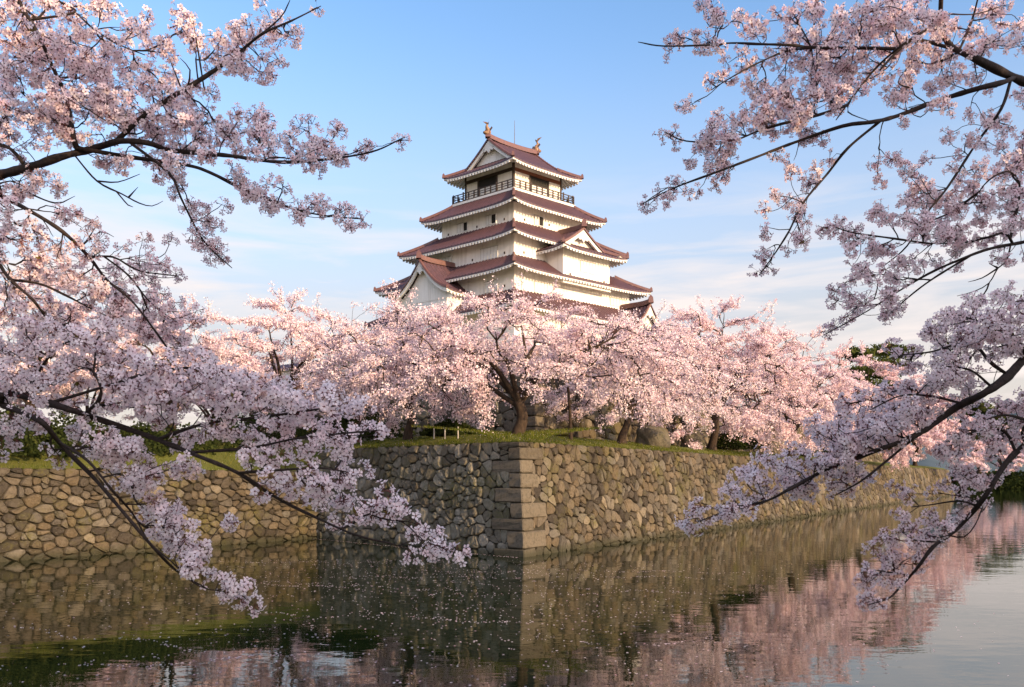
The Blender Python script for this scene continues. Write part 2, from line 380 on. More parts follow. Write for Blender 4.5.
def voronoi_cells(L, H, sizes, rs, asp=1.25):
    """Irregular masonry: jittered courses -> Voronoi cells in an L x H strip. sizes(s) -> stone height there."""
    seeds = []
    s0 = 0.0; bands = []
    while s0 < L:
        h = sizes(s0); bw = min(12.0, L - s0); bands.append((s0, s0 + bw, h)); s0 += bw
    for a, bb, h in bands:
        rows = max(3, round(H / h)); cuts = [0.0]
        for r in range(rows): cuts.append(cuts[-1] + rs.uniform(0.65, 1.35))
        cuts = [c_ * H / cuts[-1] for c_ in cuts]
        for r in range(rows):
            rh0 = cuts[r]; rh = cuts[r + 1] - cuts[r]; x = a + rs.uniform(0, h)
            while x < bb:
                k = rs.random()
                wd = h * asp * (0.5 + 1.1 * k * k + 0.25 * k)
                if rs.random() < 0.88: seeds.append((x + wd / 2, rh0 + (0.5 + rs.uniform(-0.45, 0.45)) * rh))
                if rs.random() < 0.26: seeds.append((x + wd * rs.random(), rh0 + rs.uniform(-0.15, 0.15) * rh + 0.02))
                x += wd
    cell = max(b_[2] for b_ in bands) * 1.6
    grid = {}
    for i, (x, y) in enumerate(seeds): grid.setdefault((int(x / cell), int(y / cell)), []).append(i)
    outp = []
    for i, (x, y) in enumerate(seeds):
        rr = cell * 1.5
        poly = [(max(0, x - rr), max(0, y - rr)), (min(L, x + rr), max(0, y - rr)), (min(L, x + rr), min(H, y + rr)), (max(0, x - rr), min(H, y + rr))]
        cx, cy = int(x / cell), int(y / cell)
        nb = [j for dx in (-2, -1, 0, 1, 2) for dy in (-2, -1, 0, 1, 2) for j in grid.get((cx + dx, cy + dy), ()) if j != i]
        nb.sort(key=lambda j: (seeds[j][0] - x) ** 2 + (seeds[j][1] - y) ** 2)
        for j in nb[:22]:
            qx, qy = seeds[j]
            poly = clip(poly, (x + qx) / 2, (y + qy) / 2, (qx - x) / asp, (qy - y) * asp)
            if len(poly) < 3: break
        if len(poly) >= 3: outp.append(poly)
    return outp

def face_map(A, B, n0a, n0b, nf, z0, bat):
    """Point on a battered wall face: s in 0..1 along, t height above z0, out along the normal."""
    def fn(s, tt, o_):
        d = bat * tt - 0.02 * tt * tt * 0
        a = corner(A, *n0a, d) if n0a else A - nf * d
        b_ = corner(B, *n0b, d) if n0b else B - nf * d
        q = a + (b_ - a) * s + nf * o_
        return (q[0], q[1], z0 + tt)
    return fn

def quoin_rows(H, seed):
    rs = random.Random(seed); zt = -0.35; k = 0; rows = []
    while zt < H - 0.15:
        h = min(rs.uniform(0.52, 0.74), H - zt)
        if H - zt - h < 0.25: h = H - zt
        la, lb = (rs.uniform(1.3, 1.9), rs.uniform(0.65, 0.95)) if k % 2 else (rs.uniform(0.65, 0.95), rs.uniform(1.3, 1.9))
        rows.append((zt, h, la, lb)); zt += h; k += 1
    return rows

def stone_face(mb, fn, L, H, sizes, seed, asp=1.25, t0=-0.4, bulge=0.10, rows=None, side=2):
    rs = random.Random(seed)
    # backing earth in the joints
    nseg = max(2, int(L / 4))
    bk = [fn(i / nseg, tt, -0.10) for tt in (t0, 0, H * 0.5, H) for i in range(nseg + 1)]
    mb.add(bk, [(k * (nseg + 1) + i, k * (nseg + 1) + i + 1, (k + 1) * (nseg + 1) + i + 1, (k + 1) * (nseg + 1) + i) for k in range(3) for i in range(nseg)], 1, 0.2)
    for poly in voronoi_cells(L, H - t0, sizes, rs, asp):
        cx = sum(q[0] for q in poly) / len(poly); cy = sum(q[1] for q in poly) / len(poly)
        if rows and cx < 3.2:
            ex = [r[side] for r in rows if r[0] < cy + t0 + 0.12 and r[0] + r[1] > cy + t0 - 0.12] or [1.0]
            poly = clip(poly, max(ex) if cx > max(ex) else min(ex), 0, -1, 0)
            if len(poly) < 3: continue
            cx = sum(q[0] for q in poly) / len(poly); cy = sum(q[1] for q in poly) / len(poly)
            if max(q[0] for q in poly) - min(q[0] for q in poly) < 0.12: continue
        sz = math.sqrt(sum((q[0] - cx) ** 2 + (q[1] - cy) ** 2 for q in poly) / len(poly))
        if sz < 0.05: continue
        gap = rs.uniform(0.008, 0.028) / sz
        P = []
        for i in range(len(poly)):                       # rounded corners
            a, b_, c_ = poly[i - 1], poly[i], poly[(i + 1) % len(poly)]
            f_ = rs.uniform(0.18, 0.36)
            jx, jy = rs.uniform(-.05, .05) * sz, rs.uniform(-.05, .05) * sz; b_ = (b_[0] + jx, b_[1] + jy)
            P.append((b_[0] + (a[0] - b_[0]) * f_, b_[1] + (a[1] - b_[1]) * f_)); P.append((b_[0] + (c_[0] - b_[0]) * f_, b_[1] + (c_[1] - b_[1]) * f_))
        k = 1 - gap; n = len(P)
        near = bool(rows) and cx < 2.6
        hgt = bulge * rs.uniform(0.4, 1.3) * (0.25 if near else 1.0); tx, ty = (0, 0) if near else (rs.uniform(-0.14, 0.14), rs.uniform(-0.18, 0.14))
        col = rs.random() ** 1.1
        V = []
        for sc, o_ in ((k, -0.14), (k * 0.985, 0.0), (k * 0.86, hgt * 0.75), (k * 0.5, hgt)):
            for (x, y) in P:
                dx, dy = (x - cx) * sc, (y - cy) * sc
                jit = rs.uniform(-0.026, 0.026) * (0.3 if near else 1) if o_ > 0 else 0
                V.append(fn((cx + dx) / L, cy + t0 + dy, o_ + (tx * dx + ty * dy if o_ > 0 else 0) + jit))
        Fc = []
        for r in range(3):
            for i in range(n): Fc.append((r * n + i, r * n + (i + 1) % n, (r + 1) * n + (i + 1) % n, (r + 1) * n + i))
        Fc.append(tuple(range(3 * n, 4 * n)))
        mb.add(V, Fc, 0, col)

def corner_stones(parent, P, nl, nr, dl, dr, H, z0, bat, seed, mat):
    rs = random.Random(seed + 50)
    for k, (zt, h, la, lb) in enumerate(quoin_rows(H, seed)):
        V = []
        sk_ = rs.uniform(-.04, .04); top = 0.03 if zt + h > H - .05 else 0.0; bulge_ = rs.uniform(-.02, .025)
        levels = ((zt + 0.016, -0.03), (zt + 0.06, 0.02), (zt + h * .35, 0.035), (zt + h * .68, 0.03), (zt + h - 0.06 - top, 0.015), (zt + h - 0.016 - top, -0.03)); nlv = len(levels)
        for zi, (zz, g) in enumerate(levels):
            c = corner(P, nl, nr, bat * zz - 0.045 - g - bulge_)
            j = lambda a_: rs.uniform(-a_, a_)
            sh = -.05 if zi in (0, nlv - 1) else 0.0
            R1 = c + dr * (la + sh + j(.03)) + nr * j(.025); L1 = c + dl * (lb + sh + j(.03)) + nl * j(.025)
            R5 = c + dr * la * .55 + nr * j(.03); L5 = c + dl * lb * .55 + nl * j(.03)
            R0 = R1 - nr * 0.55; L0 = L1 - nl * 0.55; inn = c - (nl + nr) / (1 + nl @ nr) * 0.55
            ch = .04 + abs(j(.03))
            V += [(q[0], q[1], z0 + zz + dz_ + j(.008)) for q, dz_ in zip((L0, L1, L5, c + dl * ch, c + dr * ch, R5, R1, R0, inn), (0, sk_, sk_ * .5, 0, 0, -sk_ * .4, -sk_ * .8, 0, 0))]
        Fc = []
        for r in range(nlv - 1):
            for i in range(9): Fc.append((r * 9 + i, r * 9 + (i + 1) % 9, (r + 1) * 9 + (i + 1) % 9, (r + 1) * 9 + i))
        Fc.append(tuple(range(8, -1, -1))); Fc.append(tuple(range(9 * (nlv - 1), 9 * nlv)))
        mb = MB(); mb.add(V, Fc, 0, rs.uniform(0.25, 0.8)); mb.build('corner_stone', [mat], parent)

M_quoin = stone_mat('stone_dressed', [(0, (0.085, 0.072, 0.052)), (0.5, (0.130, 0.110, 0.080)), (1, (0.185, 0.158, 0.118))], (0.085, 0.082, 0.028), -0.06)

wall = empty('stone_wall', (A0[0], A0[1], 0), 'stone moat wall with squared corner blocks jutting into the water below the keep', 'stone wall')
mb = MB(); LR = 150.0
fnR = face_map(A0, REND, (NL, NR), (NR, NB), NR, 0, BAT)
stone_face(mb, fnR, LR, WALL_H, lambda s: 0.48 if s < 48 else 0.70 if s < 90 else 1.0, 11, 1.15, rows=quoin_rows(WALL_H, 5), side=2)
mb.build('sunlit_face', [M_stone, M_gap], wall)['label'] = 'sunlit right face of the moat wall'
LL = float(np.linalg.norm(INNER - A0))
mb = MB(); fnL = face_map(A0, INNER, (NL, NR), (NW, NL), NL, 0, BAT)
stone_face(mb, fnL, LL, WALL_H, lambda s: 0.48, 12, 1.2, rows=quoin_rows(WALL_H, 5), side=3)
mb.build('shaded_face', [M_stone_g, M_gap], wall)['label'] = 'shaded left face of the moat wall'
mb = MB(); bkv = [(REND[0], REND[1]), (REND + RB * 90)]
V = []
for tt in (-0.5, WALL_H):
    for q in (corner(REND, NR, NB, BAT * tt), REND + RB * 90 - NB * BAT * tt): V.append((q[0], q[1], tt))
mb.add(V, [(0, 1, 3, 2)], 0, 0.3); mb.build('return_face', [M_stone_g], wall)
corner_stones(wall, A0, NL, NR, DL, DR, WALL_H, 0, BAT, 5, M_quoin)

mb = MB(); LWn = 30.0
fnW = face_map(INNER, WEND, (NW, NL), None, NW, 0, BAT)
stone_face(mb, fnW, LWn, 3.7, lambda s: 0.39, 13, 1.3)
tag(mb.build('stone_wall', [M_stone, M_gap]), 'low sunlit tan stone wall along the water at the far left', 'stone wall')

# retaining wall behind the trees
Z1 = 5.3; K0 = np.array([1.4, 46.5]); KH = 4.6
kl, kr = DL, DR
nkl = np.array([-kl[1], kl[0]]); nkr = np.array([kr[1], -kr[0]])
kw = empty('stone_wall', (K0[0], K0[1], Z1), 'dark rough stone retaining wall behind the cherry trunks on the terrace', 'stone wall')
mb = MB(); stone_face(mb, face_map(K0, K0 + kr * 105, (nkl, nkr), None, nkr, Z1, 0.2), 105, KH, lambda s: 0.75 if s < 40 else 1.1, 21, 1.25, -0.3, 0.16, quoin_rows(KH, 6), 2)
mb.build('right_face', [M_stone, M_gap], kw)
mb = MB(); stone_face(mb, face_map(K0, K0 + kl * 34, (nkl, nkr), None, nkl, Z1, 0.2), 34, KH, lambda s: 0.75, 22, 1.25, -0.3, 0.16, quoin_rows(KH, 6), 3)
mb.build('left_face', [M_stone_g, M_gap], kw)
corner_stones(kw, K0, nkl, nkr, kl, kr, KH, Z1, 0.2, 6, M_quoin)
ctop = corner(K0, nkl, nkr, 0.2 * KH - 0.1)
mb = MB(); T = [ctop, ctop + kr * 105, ctop + kr * 105 + np.array([-60, 60]), ctop + kl * 34 + np.array([0, 120]), ctop + kl * 34]
mb.add([(q[0], q[1], Z1 + KH) for q in T], [(0, 1, 2, 3, 4)])
o = mb.build('upper_ground', M_turf); tag(o, kind='structure')

# far moat wall on the right
mb = MB(); fw0, fw1 = np.array([90.0, 250.0]), np.array([420.0, 238.0]); nf = np.array([-0.036, -0.999])
stone_face(mb, face_map(fw0, fw1, None, None, nf, 0, 0.15), 330, 2.8, lambda s: 1.25, 31, 1.4, -0.3, 0.14)
tag(mb.build('stone_wall', [M_stone_g, M_gap]), 'distant dark low stone wall along the far water edge at the right', 'stone wall')

# ------------------------------------------------------------------ castle keep, in its own skewed plan: u along the sunlit face, v along the shaded face
DUV_L = unit([-992, 820]); DUV_R = unit([968, 820]); K = np.array([2 / 820 * 85, 85.0])
def U(u, v, z):
    q = K + u * DUV_R + v * DUV_L; return (q[0], q[1], z)
keep = empty('castle_keep', (K[0], K[1], 9.9), 'white five storey castle keep with red-brown tiled roofs rising above the cherry trees', 'castle')

def ubox(mb, u0, u1, v0, v1, z0, z1, mi=0):
    V = [U(u, v, z) for z in (z0, z1) for (u, v) in ((u0, v0), (u1, v0), (u1, v1), (u0, v1))]
    mb.add(V, [(0, 3, 2, 1), (4, 5, 6, 7), (0, 1, 5, 4), (1, 2, 6, 5), (2, 3, 7, 6), (3, 0, 4, 7)], mi)

RIB = 0.46
def gprof(x, k=0.5): return (1 - k) * x + k * x * x

def tile_slope(mb, fmap, length, run, zf, tend, lift, rows=9, thick=0.0, rib=True, off=0.0, tbeg=None):
    """fmap(q, d) -> (u, v); zf(d) height; tend(q) how far in from the eave the column goes (m)."""
    step = RIB / 4 if rib else 0.5
    nq = max(2, int(round(length / step))); V = []
    for i in range(nq + 1):
        q = length * i / nq; e = max(0.0, tend(q)); b0 = 0.0 if tbeg is None else min(tbeg(q), e)
        hb = (0.0, 0.09, 0.13, 0.09)[i % 4] if rib else 0.0
        for r in range(rows + 1):
            d = b0 + (e - b0) * r / rows
            u, v = fmap(q, d)
            V.append(U(u, v, zf(d) + lift(q, d) + hb + off))
    w_ = rows + 1
    mb.add(V, [(i * w_ + r, (i + 1) * w_ + r, (i + 1) * w_ + r + 1, i * w_ + r + 1) for i in range(nq) for r in range(rows)])

def eave_trim(mb, fmap, length, zf, lift, i_over, ends=0.0):
    """white fascia, soffit and a row of rafter ends along one eave."""
    n = max(4, int(length / 0.35)); 
    def pt(q, d, dz): u, v = fmap(q, d); return U(u, v, zf(max(d, 0)) + lift(q, max(d, 0)) + dz)
    V = []
    for i in range(n + 1):
        q = length * i / n
        dmax = min(i_over, q if ends else i_over, (length - q) if ends else i_over)
        V += [pt(q, 0.0, -0.115), pt(q, 0.02, -0.21), pt(q, max(dmax, 0.03), -0.30)]
    mb.add(V, [(i * 3 + k, (i + 1) * 3 + k, (i + 1) * 3 + k + 1, i * 3 + k + 1) for i in range(n) for k in range(2)])
    m_ = int(length / 0.42)
    for i in range(m_):
        q = (i + 0.5) * length / m_
        dmax = min(i_over * 0.9, q if ends else 9, (length - q) if ends else 9)
        if dmax < 0.25: continue
        hw = 0.11; V = []
        for dd in (-0.05, dmax):
            for s in (-hw, hw):
                for dz in (-0.19, -0.40): V.append(pt(q + s, dd, dz) if dd > 0 else pt(q + s, 0.0, dz))
        V = [(V[j]) for j in range(8)]
        mb.add(V, [(0, 1, 3, 2), (4, 6, 7, 5), (0, 2, 6, 4), (1, 5, 7, 3), (0, 4, 5, 1), (2, 3, 7, 6)])

def edge_strip(mb, fmap, length, zf, lift, n=40):
    """dark tile edge: the round tile ends along an eave."""
    V = []
    m_ = int(length / (RIB / 4))
    for i in range(m_ + 1):
        q = length * i / m_; u, v = fmap(q, 0.0); hb = (0.0, 0.09, 0.13, 0.09)[i % 4]
        z = zf(0) + lift(q, 0); V += [U(u, v, z + hb), U(u, v, z - 0.11)]
    mb.add(V, [(2 * i, 2 * i + 1, 2 * i + 3, 2 * i + 2) for i in range(m_)])

def ridge_bar(mb, pts, w_, h_, n_up=None):
    """square-ish ridge built along world points."""
    P = np.array(pts); n = len(P); T = np.gradient(P, axis=0); V = []
    for p_, t_ in zip(P, T):
        s = unit(np.cross(t_, (0, 0, 1))); 
        for a, z in ((-w_, -0.1), (-w_ * 0.8, h_ * 0.75), (0, h_), (w_ * 0.8, h_ * 0.75), (w_, -0.1)):
            V.append(p_ + s * a + np.array([0, 0, z]))
    mb.add(V, [(i * 5 + k, i * 5 + k + 1, (i + 1) * 5 + k + 1, (i + 1) * 5 + k) for i in range(n - 1) for k in range(4)])
    mb.add(V[:5], [(0, 1, 2, 3, 4)]); mb.add(V[-5:], [(4, 3, 2, 1, 0)])

def cap_tile(mb, p_, s=0.35):
    """upturned end tile at the foot of a ridge."""
    x, y, z = p_
    V = [(x - s * .5, y - s * .5, z - .05), (x + s * .5, y - s * .5, z - .05), (x + s * .5, y + s * .5, z - .05), (x - s * .5, y + s * .5, z - .05),
         (x - s * .38, y - s * .38, z + s), (x + s * .38, y - s * .38, z + s), (x + s * .38, y + s * .38, z + s), (x - s * .38, y + s * .38, z + s), (x, y, z + s * 1.55)]
    mb.add(V, [(0, 1, 5, 4), (1, 2, 6, 5), (2, 3, 7, 6), (3, 0, 4, 7), (4, 5, 8), (5, 6, 8), (6, 7, 8), (7, 4, 8)])

def skirt_roof(a, b_, c_, d_, ze, zi, run, lift_h=0.36, over=1.5):
    """hipped skirt roof; outer rectangle u a..b_, v c_..d_; eave height ze, inner height zi, plan run."""
    zf = lambda d: ze + (zi - ze) * gprof(d / run, 0.12)
    rt = MB(); ev = MB(); rds = []
    for fm, L in ((lambda q, d: (a + q, c_ + d), b_ - a), (lambda q, d: (a + d, d_ - q), d_ - c_), (lambda q, d: (b_ - q, d_ - d), b_ - a), (lambda q, d: (b_ - d, c_ + q), d_ - c_)):
        lf = lambda q, d, L=L: lift_h * (abs(2 * q / L - 1) ** 5) * max(0, 1 - d / run) ** 1.5
        tile_slope(rt, fm, L, run, zf, lambda q, L=L: min(run, q, L - q), lf)
        edge_strip(rt, fm, L, zf, lf)
        eave_trim(ev, fm, L, zf, lf, over, 1.0)
    for (cu, cv, su, sv_) in ((a, c_, 1, 1), (a, d_, 1, -1), (b_, d_, -1, -1), (b_, c_, -1, 1)):
        pts = [U(cu + su * d, cv + sv_ * d, zf(d) + lift_h * (1 - d / run) ** 1.5 + 0.08) for d in np.linspace(0, run, 8)]
        rd = MB(); ridge_bar(rd, pts, 0.17, 0.26); cap_tile(rd, pts[0], 0.34); rds.append(rd)
    o = rt.build('roof', M_tile, keep)
    ev.build('eave', M_eave, o)
    for rd in rds: rd.build('hip_ridge', M_ridge, o)
    return o

def gable_roof(along, r0, r1, amid, half, ze, zr, dg, kprof, ends, over, lift_h=0.3, verge=0.35, flip=False):
    """ridge along 'u' or 'v' from r0 (front) to r1; hip-and-gable when dg > 0. ends: 'both' or 'front'."""
    sgn = 1 if r1 > r0 else -1; LR_ = abs(r1 - r0)
    def M(r, a_): return (r0 + sgn * r, a_) if along == 'u' else (a_, r0 + sgn * r)
    zf = lambda d: ze + (zr - ze) * gprof(min(d, half) / half, kprof)
    rt = MB(); parts = []
    both = ends == 'both'
    for s in (-1, 1):
        fm = lambda q, d, s=s: M(q, amid + s * (half - d))
        lf = lambda q, d: lift_h * ((abs(2 * q / LR_ - 1) ** 4) if both else max(0, 1 - q / (0.6 * LR_)) ** 3) * max(0, 1 - d / half) ** 2
        def te(q):
            e = half
            if q < dg - verge: e = min(e, q)
            if both and LR_ - q < dg - verge: e = min(e, LR_ - q)
            return e
        tile_slope(rt, fm, LR_, half, zf, te, lf, 12)
        edge_strip(rt, fm, LR_, zf, lf); ev = MB(); eave_trim(ev, fm, LR_, zf, lf, over, 1.0 if dg > 0 and both else 0.0); parts.append(('eave', ev, M_eave))
        for e0, dr_ in ((0.0, 1), (LR_, -1)) if both else ((0.0, 1),):
            # bargeboard, verge tiles and (for hips) the hip ridge
            bb = MB(); rd = MB(); parts += [('bargeboard', bb, M_eave), ('verge_tiles', rd, M_ridge)]
            rv = e0 + dr_ * max(dg - verge, 0.0); ds = np.linspace(max(dg - verge, 0.0), half, 14)
            V = []
            for d in ds:
                a_ = amid + s * (half - d)
                for dr2, dz in ((0.06, -0.06), (0.06, -0.46), (0.32, -0.46), (0.32, -0.06)):
                    uu, vv = M(rv + dr_ * dr2, a_); V.append(U(uu, vv, zf(d) + lf(rv, d) + dz))
            bb.add(V, [(i * 4 + k, i * 4 + (k + 1) % 4, (i + 1) * 4 + (k + 1) % 4, (i + 1) * 4 + k) for i in range(13) for k in range(4)] + [(3, 2, 1, 0)])
            pts = []
            for d in ds:
                uu, vv = M(rv + dr_ * 0.12, amid + s * (half - d)); pts.append(U(uu, vv, zf(d) + lf(rv, d) + 0.07))
            ridge_bar(rd, pts, 0.20, 0.22)
            for i in range(0, 14):      # round tile ends along the verge
                cap_tile(rd, (pts[i][0], pts[i][1], pts[i][2] + 0.0), 0.17)
            if dg > 0:
                hp = [U(*M(e0 + dr_ * d, amid + s * (half - d)), zf(d) + lift_h * (1 - d / half) ** 2 + 0.08) for d in np.linspace(0, dg, 6)]
                rd = MB(); parts.append(('hip_ridge', rd, M_ridge)); ridge_bar(rd, hp, 0.16, 0.25); cap_tile(rd, hp[0], 0.34)
    for e0, dr_ in ((0.0, 1), (LR_, -1)) if both else ((0.0, 1),):
        gset = dg + 0.35 if dg > 0 else 0.75
        gb = MB(); parts.append(('gable_wall', gb, M_plaster))
        ds = np.linspace(min(dg, half * 0.9), half, 12); V = []
        for d in ds:
            for s in (-1, 1): V.append(U(*M(e0 + dr_ * gset, amid + s * (half - d)), zf(d) - 0.12))
        base = [U(*M(e0 + dr_ * gset, amid + s * (half - ds[0])), zf(ds[0]) - 0.6) for s in (-1, 1)]
        gb.add(base + V, [(0, 1, 3, 2)] + [(2 + 2 * i, 3 + 2 * i, 5 + 2 * i, 4 + 2 * i) for i in range(11)])
        # hanging fish ornament under the apex
        V = []
        hx = min(0.85, half * 0.22)
        for dr2 in (0.0, -0.16):
            for (a_, dz) in ((0, -0.45), (hx * .45, -0.75), (hx, -0.95), (hx * .7, -1.25), (hx * .3, -1.15), (0, -1.5), (-hx * .3, -1.15), (-hx * .7, -1.25), (-hx, -0.95), (-hx * .45, -0.75)):
                V.append(U(*M(e0 + dr_ * (max(dg - verge, 0) + 0.22 + dr2), amid + a_), zr + dz))
        go = MB(); go.add(V, [tuple(range(10)), tuple(range(19, 9, -1))] + [(i, (i + 1) % 10, 10 + (i + 1) % 10, 10 + i) for i in range(10)])
        gb_list.append((go, None))
        if dg > 0:
            A2 = 2 * half; fm = lambda q, d: M(e0 + dr_ * d, amid - half + q)
            lf2 = lambda q, d: lift_h * (abs(2 * q / A2 - 1) ** 4) * max(0, 1 - d / half) ** 2
            tile_slope(rt, fm, A2, half, zf, lambda q: min(gset, q, A2 - q), lf2, 6)
            edge_strip(rt, fm, A2, zf, lf2); ev = MB(); eave_trim(ev, fm, A2, zf, lf2, over, 1.0); parts.append(('eave', ev, M_eave))
    rr0 = max(dg - verge, 0.0); rr1 = LR_ - rr0 if both else LR_
    n = 14; pts = [U(*M(rr0 + (rr1 - rr0) * i / n, amid), zr + 0.05 + (0.22 * abs(2 * i / n - 1) ** 2.5 if both else 0.22 * max(0, 1 - 2 * i / n) ** 2.5)) for i in range(n + 1)]
    rd = MB(); parts.append(('ridge', rd, M_ridge)); ridge_bar(rd, pts, 0.24, 0.52); cap_tile(rd, pts[0], 0.6)
    if both: cap_tile(rd, pts[-1], 0.6)
    o = rt.build('roof', M_tile, keep)
    for n_, m_, mt in parts: m_.build(n_, mt, o)
    while gb_list: gb_list.pop()[0].build('gable_ornament', M_eave, o)
    return o, pts
gb_list = []

def wall_block(u0, u1, v0, v1, z0, z1, name='wall', mat=None):
    mb = MB(); ubox(mb, u0, u1, v0, v1, z0, z1); return mb.build(name, mat or M_plaster, keep)

def window(parent, face, plane, a0, a1, z0, z1, kind):
    """face 'L': plane u, a = v; face 'R': plane v, a = u. A plastered shutter or a dark opening with a frame."""
    mb = MB()
    fr = 0.07
    def bx(m_, p0, p1, b0, b1, c0, c1):
        if face == 'L': ubox(m_, plane - p1, plane - p0, b0, b1, c0, c1)
        else: ubox(m_, b0, b1, plane - p1, plane - p0, c0, c1)
    if kind == 'shutter':
        bx(mb, 0.003, 0.07, a0, a1, z0, z1)
        o = mb.build('shutter', M_shutter, parent)
        m2 = MB(); n = max(2, int((a1 - a0) / 0.45))
        for i in range(n + 1):
            x = a0 + (a1 - a0) * i / n; bx(m2, 0.072, 0.085, x - 0.02, x + 0.02, z0, z1)
        bx(m2, 0.003, 0.12, a0 - 0.05, a1 + 0.05, z1 + 0.003, z1 + 0.06)
        return o, m2
    bx(mb, 0.002, 0.03, a0, a1, z0, z1)
    o = mb.build('window', M_dark, parent)
    m2 = MB()
    for x0, x1, c0, c1 in ((a0 - fr, a0, z0 - fr, z1 + fr), (a1, a1 + fr, z0 - fr, z1 + fr), (a0, a1, z1, z1 + fr), (a0, a1, z0 - fr, z0)):
        bx(m2, 0.003, 0.12, x0, x1, c0, c1)
    return o, m2
def add_window(parent, *a):
    o, m2 = window(parent, *a)
    # third level already: thing > wall > window; the trim is joined into the wall's own level
    m2.build('window_frame' if a[-1] != 'shutter' else 'shutter_batten', M_shutter if a[-1] != 'shutter' else M_batten, parent)
def loophole(parent, face, plane, a0, z0):
    mb = MB()
    if face == 'L': ubox(mb, plane - 0.06, plane - 0.003, a0, a0 + 0.16, z0, z0 + 0.24)
    else: ubox(mb, a0, a0 + 0.16, plane - 0.06, plane - 0.003, z0, z0 + 0.24)
    mb.build('loophole', M_timber, parent)

# stone base of the keep
mb = MB()
V = [U(u, v, 9.85) for u, v in ((-4.2, -4.2), (22, -4.2), (22, 22), (-4.2, 22))] + [U(u, v, 16.6) for u, v in ((-1, -1), (18.8, -1), (18.8, 18.8), (-1, 18.8))]
mb.add(V, [(0, 1, 5, 4), (1, 2, 6, 5), (2, 3, 7, 6), (3, 0, 4, 7), (4, 5, 6, 7)], 0, 0.5); mb.build('stone_base', M_stone, keep)
w1 = wall_block(-0.7, 18.5, -0.7, 18.5, 16.6, 21.2)
skirt_roof(-2.4, 20.2, -2.4, 20.2, 20.75, 22.85, 2.4)
w2 = wall_block(0, 17.8, 0, 17.8, 22.2, 25.3)
skirt_roof(-1.6, 19.6, -1.6, 19.6, 24.85, 26.85, 2.8)
w3 = wall_block(1.2, 15.4, 1.2, 15.4, 26.2, 29.2)
skirt_roof(-0.4, 17.0, -0.4, 17.0, 28.75, 31.0, 3.0)
w4 = wall_block(2.6, 13.4, 2.6, 13.4, 30.4, 33.1)
skirt_roof(1.0, 15.0, 1.0, 15.0, 32.65, 34.75, 2.5)
w5 = wall_block(4.3, 11.5, 4.3, 11.5, 34.2, 38.3)
troof, tr_pts = gable_roof('u', 2.4, 12.9, 7.7, 5.2, 37.6, 41.45, 1.9, 0.28, 'both', 1.7)

# windows and shutters
for a in ((9.94, 10.87, 31.25, 32.2, 'shutter'), (9.32, 9.91, 31.25, 32.2, 'window'), (5.76, 6.49, 31.25, 32.25, 'shutter'), (5.08, 5.73, 31.25, 32.25, 'window')): add_window(w4, 'L', 2.6, *a)
for a in ((5.53, 6.17, 31.15, 32.2, 'shutter'), (6.2, 6.81, 31.2, 32.2, 'window')): add_window(w4, 'R', 2.6, *a)
add_window(w3, 'L', 1.2, 3.41, 5.85, 26.95, 28.2, 'shutter'); add_window(w3, 'L', 1.2, 10.2, 11.6, 27.2, 28.2, 'shutter')
add_window(w2, 'L', 0, 2.18, 3.92, 23.0, 24.15, 'shutter'); add_window(w2, 'R', 0, 2.78, 4.65, 22.95, 24.1, 'shutter'); add_window(w2, 'R', 0, 14.5, 17.0, 23.2, 24.05, 'shutter')
for w_, f_, pl, a, z in ((w4, 'L', 2.6, 12.25, 31.2), (w4, 'L', 2.6, 7.83, 31.25), (w4, 'L', 2.6, 3.82, 31.3), (w3, 'L', 1.2, 7.0, 27.15), (w3, 'L', 1.2, 2.38, 27.15), (w2, 'L', 0, 1.18, 23.27), (w4, 'R', 2.6, 4.05, 31.3), (w4, 'R', 2.6, 7.69, 31.45), (w3, 'R', 1.2, 2.5, 27.2)):
    loophole(w_, f_, pl, a, z)

# top storey: timber frame, doorway openings
for a in ((4.24, 4.46, 4.24, 4.46, 38.1), (4.24, 4.46, 11.35, 11.57, 38.1), (11.35, 11.57, 4.24, 4.46, 38.1), (4.22, 4.299, 6.6, 6.8, 37.245), (4.22, 4.299, 9.4, 9.6, 37.245), (6.6, 6.8, 4.22, 4.299, 37.245), (9.4, 9.6, 4.22, 4.299, 37.245)):
    mb = MB(); ubox(mb, a[0], a[1], a[2], a[3], 35.0, a[4]); mb.build('timber_post', M_timber, w5)
mb = MB(); ubox(mb, 4.2, 4.298, 4.47, 11.34, 37.25, 37.62); mb.build('lintel_beam', M_timber, w5)
mb = MB(); ubox(mb, 4.47, 11.34, 4.2, 4.298, 37.25, 37.62); mb.build('lintel_beam', M_lit_timber, w5)
mb = MB(); ubox(mb, 4.27, 4.297, 6.81, 9.39, 36.25, 37.24); mb.build('doorway', M_dark, w5)
mb = MB(); ubox(mb, 4.262, 4.297, 6.81, 9.39, 35.1, 36.24); mb.build('sliding_panel', M_shutter, w5)
mb = MB(); ubox(mb, 6.81, 9.39, 4.27, 4.297, 36.25, 37.24); mb.build('doorway', M_dark, w5)
mb = MB(); ubox(mb, 6.81, 9.39, 4.262, 4.297, 35.1, 36.24); mb.build('sliding_panel', M_shutter, w5)
